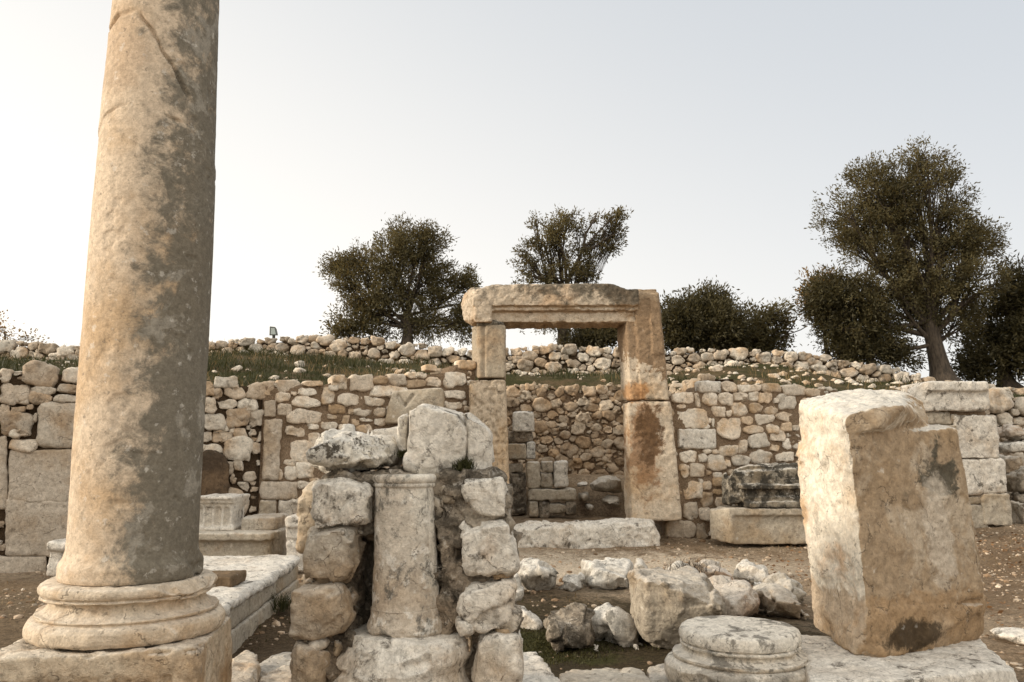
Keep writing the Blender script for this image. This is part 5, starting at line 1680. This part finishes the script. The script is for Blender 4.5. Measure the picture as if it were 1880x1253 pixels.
def tree(name, label, base, Y, fork, lobes, trunk_r, ntip, per, lmat, seed, group=None, leaf=(.125, .02), depth=.8, gap=.12, trunkpath=None, spread=.34, bare=(), gold=0.0, cat='tree', drop=.4):
    rg = np.random.default_rng(seed)
    k = Y / FPX
    B = np.array(P(base[0], base[1], Y))
    Fk = np.array(P(fork[0], fork[1], Y))
    t = thing(name, label, cat, B, group)
    tubes = []
    path = bez(B - np.array([0, 0, .25]), (B + Fk) / 2 + np.array([rg.normal(0, .12), rg.normal(0, .1), 0]) if trunkpath is None else np.array(P(*trunkpath, Y)), Fk, 9)
    tt = np.linspace(0, 1, 9)
    tubes.append(tube(path, trunk_r * (1 + 1.0 * np.exp(-tt * 9) - .35 * tt), 12))
    tips, tdir = [], []
    area = np.array([rx * ry for _, _, rx, ry in lobes], float)
    cen_all = np.array(P(np.average([l[0] for l in lobes], weights=area), np.average([l[1] for l in lobes], weights=area), Y))
    for (lx, ly, rx, ry), a in zip(lobes, area):
        rw, rh = rx * k, ry * k
        rd = (rw + rh) / 2 * depth
        c = np.array(P(lx, ly, Y)) + np.array([0, rg.normal(0, .35) * rd, 0])
        st = path[rg.integers(5, 9)]
        midp = (st + c) / 2 + np.array([0, 0, -.12 * np.linalg.norm(c - st)]) + rg.normal(0, .1, 3) * np.linalg.norm(c - st)
        lp = bez(st, midp, c, 8)
        r0 = trunk_r * .42 * min(1, .5 + a / area.max() * .5)
        tubes.append(tube(lp, np.linspace(r0, r0 * .3, 8), 7))
        n = max(6, int(ntip * a / area.sum()))
        u = rg.normal(size=(n, 3))
        u /= np.linalg.norm(u, axis=1, keepdims=True)
        rad = rg.uniform(.12, 1.0, (n, 1)) ** .55
        pts = c + u * rad * np.array([rw, rd, rh])
        g = vnoise(pts, 1.0 / (.16 * (rw + rh) + .15), seed + 5)
        keep = g > -.75 + 3.2 * gap
        pts, u = pts[keep], u[keep]
        tips.append(pts)
        dd = u * .8 + (pts - cen_all) / (np.linalg.norm(pts - cen_all, axis=1, keepdims=True) + .1) * .5 + np.array([0, 0, .35]) + rg.normal(0, .3, pts.shape)
        tdir.append(dd / np.linalg.norm(dd, axis=1, keepdims=True))
        for j in rg.choice(len(pts), min(len(pts), 22), replace=False):
            s_ = lp[rg.integers(3, 8)]
            m_ = (s_ + pts[j]) / 2 + rg.normal(0, .06, 3)
            tubes.append(tube(bez(s_, m_, pts[j], 5), np.linspace(r0 * .28, .006, 5), 4))
    for b in bare:      # visible bare branches, photo polyline
        pp = np.array([P(x, y, Y - .1) for x, y in b])
        tubes.append(tube(pp, np.linspace(trunk_r * .3, .012, len(pp)), 6))
    tips = np.concatenate(tips)
    tdir = np.concatenate(tdir)
    n = len(tips)
    # leaves along each twig
    off = rg.uniform(-.5, .9, (n, per, 1)) * spread * rg.uniform(.6, 1.3, (n, 1, 1))
    c = tips[:, None, :] + tdir[:, None, :] * off + rg.normal(0, spread * .22, (n, per, 3))
    d = tdir[:, None, :] + rg.normal(0, .75, (n, per, 3))
    d /= np.linalg.norm(d, axis=2, keepdims=True)
    br = np.clip(.5 + .55 * vnoise(tips, 1.6, seed + 9)[:, None] + rg.normal(0, .13, (n, 1)) + rg.normal(0, .1, (n, per)), 0, 1)
    T = np.stack([br, br, br], 2).reshape(-1, 3)
    m = n * per
    V, F, T = leaves(c.reshape(-1, 3), d.reshape(-1, 3), rg.uniform(.7, 1.3, m) * leaf[0], rg.uniform(.7, 1.3, m) * leaf[1], rg, T)
    part('crown', V, F, lmat, t, tint=T, smooth=False)
    V, F = join(tubes)
    part('trunk', V, F, mat_bark, t)
    return t


G1 = 'trees on the hilltop'
tree('olive_tree', 'tall broad olive tree with a leaning trunk at the right, behind the upper wall', (1734, 696), 20.8, (1706, 590),
     [(1690, 330, 72, 58), (1605, 340, 62, 46), (1560, 400, 58, 60), (1660, 420, 95, 80), (1745, 360, 45, 60), (1765, 450, 66, 52), (1800, 440, 42, 38), (1600, 480, 95, 60), (1700, 500, 90, 70), (1580, 550, 80, 50), (1680, 580, 70, 45), (1780, 520, 55, 45), (1555, 605, 60, 38), (1620, 625, 50, 25), (1760, 590, 45, 50), (1700, 295, 45, 28), (1640, 380, 60, 50), (1720, 430, 60, 50), (1640, 520, 60, 50), (1720, 550, 60, 40)],
     .26, 6400, 22, mat_leaf, 601, None, trunkpath=(1716, 640), gap=.19, leaf=(.1, .0155), spread=.28)
tree('olive_tree', 'smaller dark olive tree at the left foot of the tall broad olive', (1600, 680), 20.9, (1590, 620),
     [(1515, 545, 38, 40), (1500, 575, 28, 25), (1560, 590, 60, 45), (1600, 635, 62, 40), (1650, 660, 35, 24), (1560, 640, 40, 25)], .12, 1200, 18, mat_leaf2, 602, None, gap=.15)
tree('shrub', 'golden backlit bush at the left edge of the smaller olive tree', (1520, 640), 21.3, (1515, 590), [(1508, 530, 26, 24), (1495, 560, 22, 24)], .05, 150, 14, mat_leaf_glow, 603, cat='shrub', gap=.1)
tree('dark_tree', 'dark dense tree mass cut by the right edge of the picture', (1850, 700), 21.5, (1850, 640),
     [(1870, 530, 50, 42), (1840, 590, 60, 60), (1820, 650, 60, 52), (1880, 640, 60, 60), (1900, 560, 50, 60), (1790, 680, 30, 26), (1930, 620, 60, 80)], .2, 2400, 18, mat_leaf2, 604, None, gap=.06)
tree('olive_tree', 'wide many-stemmed olive tree left of the doorway, behind the upper wall', (745, 632), 22.5, (745, 580),
     [(770, 455, 48, 38), (800, 440, 28, 24), (720, 475, 45, 35), (660, 475, 32, 28), (640, 505, 40, 34), (620, 490, 22, 16), (690, 530, 62, 50), (770, 520, 72, 55), (830, 540, 45, 42), (855, 515, 22, 18), (650, 575, 38, 35), (720, 590, 60, 36), (800, 590, 58, 38), (850, 590, 25, 36), (740, 430, 30, 20)],
     .17, 4000, 20, mat_leaf, 605, None, gap=.21, leaf=(.1, .0155), spread=.28)
tree('shrub', 'low pale bush at the left foot of the wide olive tree', (640, 628), 22.0, (640, 610), [(625, 605, 22, 16), (660, 600, 30, 22)], .04, 170, 14, mat_leaf, 606, cat='shrub', gap=.1)
tree('olive_tree', 'lopsided thin-topped olive tree rising right behind the lintel of the doorway', (1034, 648), 22.0, (1034, 530),
     [(1025, 430, 34, 32), (1000, 450, 36, 32), (980, 475, 32, 30), (958, 498, 26, 22), (1000, 505, 58, 28), (1045, 505, 42, 28), (1060, 480, 32, 26), (1042, 398, 16, 16), (985, 408, 14, 9), (1000, 585, 60, 22), (1080, 500, 20, 20)],
     .16, 1700, 17, mat_leaf, 607, None, gap=.25, leaf=(.1, .015), spread=.22,
     bare=[[(1036, 540), (1050, 500), (1070, 460), (1095, 430), (1120, 405), (1140, 392)], [(1070, 460), (1090, 455), (1110, 440), (1138, 425)], [(1040, 520), (1036, 470), (1020, 430), (985, 405)], [(1070, 462), (1075, 430), (1090, 405), (1098, 388)]])
tree('shrub', 'thin sprays of leaves at the upper right tips of the lopsided olive', (1070, 648), 22.1, (1062, 520),
     [(1135, 402, 12, 12), (1120, 415, 20, 14), (1100, 432, 24, 16), (1130, 430, 12, 14), (1112, 455, 20, 16), (1090, 402, 18, 12), (1078, 445, 22, 20), (1068, 420, 16, 16)], .03, 420, 12, mat_leaf, 608, cat='shrub', gap=.25, leaf=(.11, .018), spread=.22)
tree('shrub', 'round dark bush seen through the doorway right of the olive trunk', (1095, 650), 21.6, (1095, 630), [(1095, 615, 38, 22), (1075, 628, 40, 16), (1130, 610, 20, 24)], .05, 500, 14, mat_leaf2, 609, cat='shrub', gap=.06)
tree('dark_bush', 'big dark rounded bush right of the doorway, behind the upper wall', (1290, 648), 21.6, (1290, 610),
     [(1290, 575, 55, 38), (1250, 600, 45, 45), (1320, 605, 45, 40), (1285, 625, 75, 25), (1305, 552, 25, 16), (1232, 590, 20, 25)], .08, 1500, 16, mat_leaf2, 610, cat='shrub', gap=.05)
tree('dark_bush', 'lower brownish bush with a bare right side, right of the dark rounded one', (1395, 652), 21.8, (1395, 620),
     [(1385, 600, 40, 30), (1365, 620, 40, 28), (1420, 610, 30, 40), (1420, 580, 22, 16), (1445, 585, 14, 14), (1400, 635, 50, 14)], .06, 900, 15, mat_leaf, 611, cat='shrub', gap=.15,
     bare=[[(1425, 640), (1445, 615), (1470, 606), (1480, 600)], [(1440, 618), (1455, 600), (1462, 585)]])
tree('backlit_bush', 'small golden backlit bush at the left edge of the picture above the upper wall', (10, 628), 22.0, (8, 612), [(4, 605, 16, 14), (20, 618, 22, 8), (-15, 600, 20, 20), (50, 622, 25, 5)], .03, 150, 8, mat_leaf_glow, 612, cat='shrub', gap=.2, leaf=(.08, .02))

# ------------------------------------------------------------------ grass and gravel
def blades(x, y, z, h, w, rg, lean=.5):
    n = len(x)
    a = rg.uniform(0, 6.283, n)
    s = np.stack([np.cos(a), np.sin(a), np.zeros(n)], 1) * w[:, None]
    l_ = rg.normal(0, lean, (n, 2)) * h[:, None]
    b = np.stack([x, y, z], 1)
    m = b + np.stack([l_[:, 0] * .35, l_[:, 1] * .35, h * .6], 1)
    t = b + np.stack([l_[:, 0], l_[:, 1], h], 1)
    V = np.stack([b - s, b + s, m + s * .6, m - s * .6, t], 1).reshape(-1, 3)
    i = np.arange(n) * 5
    T = np.repeat(np.clip(rg.beta(1.5, 3, n), 0, 1)[:, None] * np.ones((1, 3)), 5, axis=0)
    return V, [np.stack([i, i + 1, i + 2, i + 3], 1), np.stack([i + 3, i + 2, i + 4], 1)], T


rg = np.random.default_rng(123)
n = 60000
gx_ = rg.uniform(-14, 13, n)
gy_ = rg.uniform(10.5, 20.0, n)
fyl = np.interp(gx_, frontx, fronty)
keep = (gy_ > fyl + .1) & ~((gx_ > -1.2) & (gx_ < 3.2) & (gy_ < 16.3))
pp = np.stack([gx_, gy_, np.zeros(n)], 1)
dens = fbm(pp, .8, 4, 77) + .2 * (gx_ < 2) - .3 * (gx_ > 3) - .2
keep &= dens > rg.uniform(-.25, .35, n)
gx_, gy_ = gx_[keep], gy_[keep]
tall = sstep(.1, .5, fbm(np.stack([gx_, gy_, 0 * gx_], 1), .9, 3, 80))
hgt = rg.uniform(.05, .13, len(gx_)) * (1 + 1.3 * tall)
V, F, T = blades(gx_, gy_, bank_z(gx_, gy_) - .02, hgt, rg.uniform(.006, .014, len(gx_)), rg)
o = solo('grass', V, F, mat_grass, None, None, tint=T, smooth=False, kind='stuff')
o['label'] = 'green grass growing on the bank below the upper wall'
o['category'] = 'grass'
n = 9000
bx_, by_ = rg.uniform(-13, 10, n), rg.uniform(11, 19.8, n)
keep = (by_ > np.interp(bx_, frontx, fronty) + .1) & ~((bx_ > -1.2) & (bx_ < 3.2) & (by_ < 16.3)) & (fbm(np.stack([bx_, by_, 0 * bx_], 1), .9, 3, 177) > rg.uniform(-.1, .6, n))
bx_, by_ = bx_[keep], by_[keep]
V, F, T = blades(bx_, by_, bank_z(bx_, by_) - .02, rg.uniform(.06, .24, len(bx_)), rg.uniform(.004, .009, len(bx_)), rg, .45)
o = solo('dry_grass', V, F, mat_grass_dry, 'dry straw-coloured stalks among the grass of the bank', 'grass', tint=T, smooth=False, kind='stuff')
# dry stalks along the hilltop
n = 2600
gx_ = rg.uniform(-14, 9, n)
V, F, T = blades(gx_, rg.uniform(20.4, 21.6, n), np.array([topH(a_ + 26) for a_ in gx_]) - .25, rg.uniform(.12, .42, n), rg.uniform(.006, .012, n), rg, .25)
o = solo('dry_grass', V, F, mat_grass_dry, 'thin dry grass stalks along the hilltop behind the upper wall', 'grass', tint=T, smooth=False, kind='stuff')
# moss and short grass in the pit and along wall feet
n = 26000
ax = np.concatenate([rg.normal(PIT[0], .8, n // 2), rg.uniform(-8, 6.5, n // 2)])
ay = np.concatenate([rg.normal(PIT[1] + .1, .6, n // 2), rg.uniform(4.8, 11.6, n // 2)])
pp = np.stack([ax, ay, 0 * ax], 1)
foot = np.exp(-((ay - 11.15) / .15) ** 2) * (ax > -.2) + .9 * np.exp(-(((ax + 1.85) / .3) ** 2)) * (ay < 8)
k_ = np.exp(-((ax - PIT[0]) / 1.1) ** 2 - ((ay - PIT[1]) / .8) ** 2) + foot * .8 + .6 * fbm(pp, 1.1, 4, 83) - .25
keep = k_ > rg.uniform(.15, .6, n)
ax, ay = ax[keep], ay[keep]
V, F, T = blades(ax, ay, gzr(ax, ay) - .004, rg.uniform(.008, .032, len(ax)), rg.uniform(.003, .007, len(ax)), rg, .7)
o = solo('moss', V, F, mat_moss, 'short moss and grass in the pit and along the stone feet', 'grass', tint=T, smooth=False, kind='stuff')

def clump(name, px, py, Y, w, h, nb, lab, cat, mat, seed):
    r_ = np.random.default_rng(seed)
    c_ = P(px, py, Y)
    x_ = c_[0] + r_.normal(0, w, nb)
    y_ = c_[1] + r_.normal(0, w * .6, nb)
    V, F, T = blades(x_, y_, np.full(nb, c_[2]) + r_.uniform(-.01, .01, nb), r_.uniform(.4, 1.1, nb) * h, np.full(nb, .0035), r_, .6)
    solo(name, V, F, mat, lab, cat, tint=T, smooth=False)


clump('moss_clump', 852, 862, FY + .12, .022, .06, 220, 'dark plant tuft at the foot of the crack in the white block', 'plant', mat_grass, 1)
clump('moss_clump', 742, 838, FY + .3, .02, .035, 160, 'small green moss tuft between the two stones on top of the pier', 'plant', mat_grass, 2)
clump('dry_twigs', 1266, 1052, 8.3, .09, .16, 160, 'dark dry twigs lying behind the big broken block', 'twigs', mat_bark, 3)
clump('weed', 520, 1118, 6.9, .12, .16, 260, 'grass tuft growing at the foot of the platform side', 'plant', mat_grass, 4)

n = 9000
ax, ay = rg.uniform(-6, 8, n), rg.uniform(7.5, 12.2, n)
keep = fbm(np.stack([ax, ay, 0 * ax], 1), 1.3, 3, 131) > rg.uniform(.25, .8, n)
keep &= ~((ay > 11.9) & (ax < 5))
ax, ay = ax[keep], ay[keep]
V, F, T = blades(ax, ay, gzr(ax, ay) - .004, rg.uniform(.015, .06, len(ax)), rg.uniform(.002, .005, len(ax)), rg, .8)
o = solo('dry_grass', V, F, mat_grass_dry, 'short dry grass growing in patches on the courtyard earth', 'grass', tint=T, smooth=False, kind='stuff')

# gravel
bmi = bmesh.new()
bmesh.ops.create_icosphere(bmi, subdivisions=1, radius=1)
IV = np.array([v.co[:] for v in bmi.verts])
bmi.verts.index_update()
IF = np.array([[v.index for v in f.verts] for f in bmi.faces])
bmi.free()


def scatter(x, y, z, s, rg, flat=.55):
    n = len(x)
    a = rg.uniform(0, 6.283, n)
    sc = np.stack([rg.uniform(.7, 1.4, n), rg.uniform(.6, 1.1, n), rg.uniform(.35, .9, n) * flat * 1.6], 1) * s[:, None]
    J = 1 + rg.normal(0, .16, (n, len(IV), 1))
    V = IV[None] * J * sc[:, None, :]
    c, s_ = np.cos(a)[:, None], np.sin(a)[:, None]
    X = V[:, :, 0] * c - V[:, :, 1] * s_
    Yv = V[:, :, 0] * s_ + V[:, :, 1] * c
    V = np.stack([X + x[:, None], Yv + y[:, None], V[:, :, 2] + z[:, None]], 2).reshape(-1, 3)
    F = (IF[None] + (np.arange(n) * len(IV))[:, None, None]).reshape(-1, 3)
    t = np.stack([rg.uniform(0, 1, n), np.clip(rg.normal(.4, .35, n), 0, 1), rg.uniform(0, 1, n)], 1)
    return V, F, np.repeat(t, len(IV), axis=0)


n = 28000
ax = rg.uniform(-8, 9.5, n)
ay = 4.4 + 8.4 * rg.uniform(0, 1, n) ** 1.3
pp = np.stack([ax, ay, 0 * ax], 1)
keep = fbm(pp, .8, 4, 90) + .5 * (ax > 2.6) > rg.uniform(-.3, .9, n)
keep &= ~((ay > 11.9) & (ax < 5.5))
ax, ay = ax[keep], ay[keep]
sz = np.exp(rg.normal(math.log(.0115), .55, len(ax))).clip(.005, .045)
V, F, T = scatter(ax, ay, gzr(ax, ay) + sz * .1, sz, rg)
o = solo('gravel', V, F, mat_gravel, 'small stone chips scattered over the courtyard earth', 'gravel', tint=T, smooth=False, kind='stuff')
n = 5000
ax = rg.uniform(1.5, 8.5, n)
ay = rg.uniform(4.6, 12.0, n)
s_ = rg.uniform(.012, .03, n)
a = rg.uniform(0, 6.283, n)
keep = fbm(np.stack([ax, ay, 0 * ax], 1), .9, 3, 95) + .3 * (ax > 3) > rg.uniform(-.2, .8, n)
ax, ay, s_, a = ax[keep], ay[keep], s_[keep], a[keep]
V, F, T = leaves(np.stack([ax, ay, gzr(ax, ay) + .012], 1), np.stack([np.cos(a), np.sin(a), rg.normal(0, .3, len(a))], 1), s_ * 2, s_ * .5, rg, np.repeat(rg.uniform(0, 1, (len(a), 1)), 3, 1))
o = solo('leaf_litter', V, F, leaf_mat('fallen leaves', (.10, .05, .022), (.26, .14, .06), .1), 'fallen brown leaves scattered on the courtyard ground', 'leaves', tint=T, smooth=False, kind='stuff')

# ------------------------------------------------------------------ camera, light, sky
cam = bpy.data.cameras.new('camera')
cam.lens = 28.0
cam.sensor_width = 36.0
cam.clip_end = 3000
co = bpy.data.objects.new('camera', cam)
co.location = (0, 0, EYE)
co.rotation_euler = (math.radians(90) + PITCH, 0, 0)
C.objects.link(co)
scene.camera = co

SUN_EL, SUN_AZ = math.radians(SUN_ELEV), math.radians(SUN_AZIM)   # azimuth from +Y towards -X
sd = Vector((-math.sin(SUN_AZ) * math.cos(SUN_EL), math.cos(SUN_AZ) * math.cos(SUN_EL), math.sin(SUN_EL)))
sun = bpy.data.lights.new('sun', 'SUN')
sun.energy = SUN_POW
sun.angle = math.radians(SUN_ANG)
sun.color = (1.0, 0.88, 0.72)
so = bpy.data.objects.new('sun', sun)
so.rotation_euler = (-sd).to_track_quat('-Z', 'Y').to_euler()
so.location = (-20, 10, 20)
C.objects.link(so)

w = bpy.data.worlds.new('World')
scene.world = w
w.use_nodes = True
t = w.node_tree
t.nodes.clear()
N_ = t.nodes.new
sky = N_('ShaderNodeTexSky')
sky.sky_type = 'NISHITA'
sky.sun_disc = False
sky.sun_elevation = SUN_EL
sky.sun_rotation = -SUN_AZ
sky.air_density = 1.0
sky.dust_density = 3.0
sky.ozone_density = 1.0
hs_ = N_('ShaderNodeHueSaturation')
hs_.inputs['Saturation'].default_value = SKY_SAT
t.links.new(sky.outputs[0], hs_.inputs['Color'])
# pale haze: brighter low on the left by the sun, greyer high on the right, with an added bright fill behind the viewer for front faces
tc = N_('ShaderNodeTexCoord')


def wgrad(d, a, b):
    dt_ = N_('ShaderNodeVectorMath')
    dt_.operation = 'DOT_PRODUCT'
    dt_.inputs[1].default_value = d
    t.links.new(tc.outputs['Generated'], dt_.inputs[0])
    mr = N_('ShaderNodeMapRange')
    mr.interpolation_type = 'SMOOTHSTEP'
    mr.inputs[1].default_value = a
    mr.inputs[2].default_value = b
    t.links.new(dt_.outputs[1], mr.inputs[0])
    return mr.outputs[0]


def wmix(f, a, b):
    m_ = N_('ShaderNodeMix')
    m_.data_type = 'RGBA'
    for i_, v_ in ((0, f), (6, a), (7, b)):
        if isinstance(v_, bpy.types.NodeSocket):
            t.links.new(v_, m_.inputs[i_])
        else:
            m_.inputs[i_].default_value = (*v_, 1) if isinstance(v_, tuple) else v_
    return m_.outputs[2]


haze = wmix(wgrad((0.42, 0.0, 0.9), -0.12, 0.72), HAZE_LO, HAZE_HI)
haze = wmix(wgrad((0.0, -1.0, 0.25), -0.25, 0.75), haze, SKY_FILL_BACK)
mixed = wmix(HAZE_MIX, hs_.outputs[0], haze)
bg = N_('ShaderNodeBackground')
bg.inputs['Strength'].default_value = SKY_STR
t.links.new(mixed, bg.inputs['Color'])
ow = N_('ShaderNodeOutputWorld')
t.links.new(bg.outputs[0], ow.inputs['Surface'])

scene.render.engine = 'CYCLES'
scene.view_settings.view_transform = 'Standard'
scene.view_settings.look = 'None'
scene.view_settings.exposure = 0
scene.view_settings.gamma = 1
scene.cycles.max_bounces = 6
scene.render.resolution_x = 1024
scene.render.resolution_y = 682
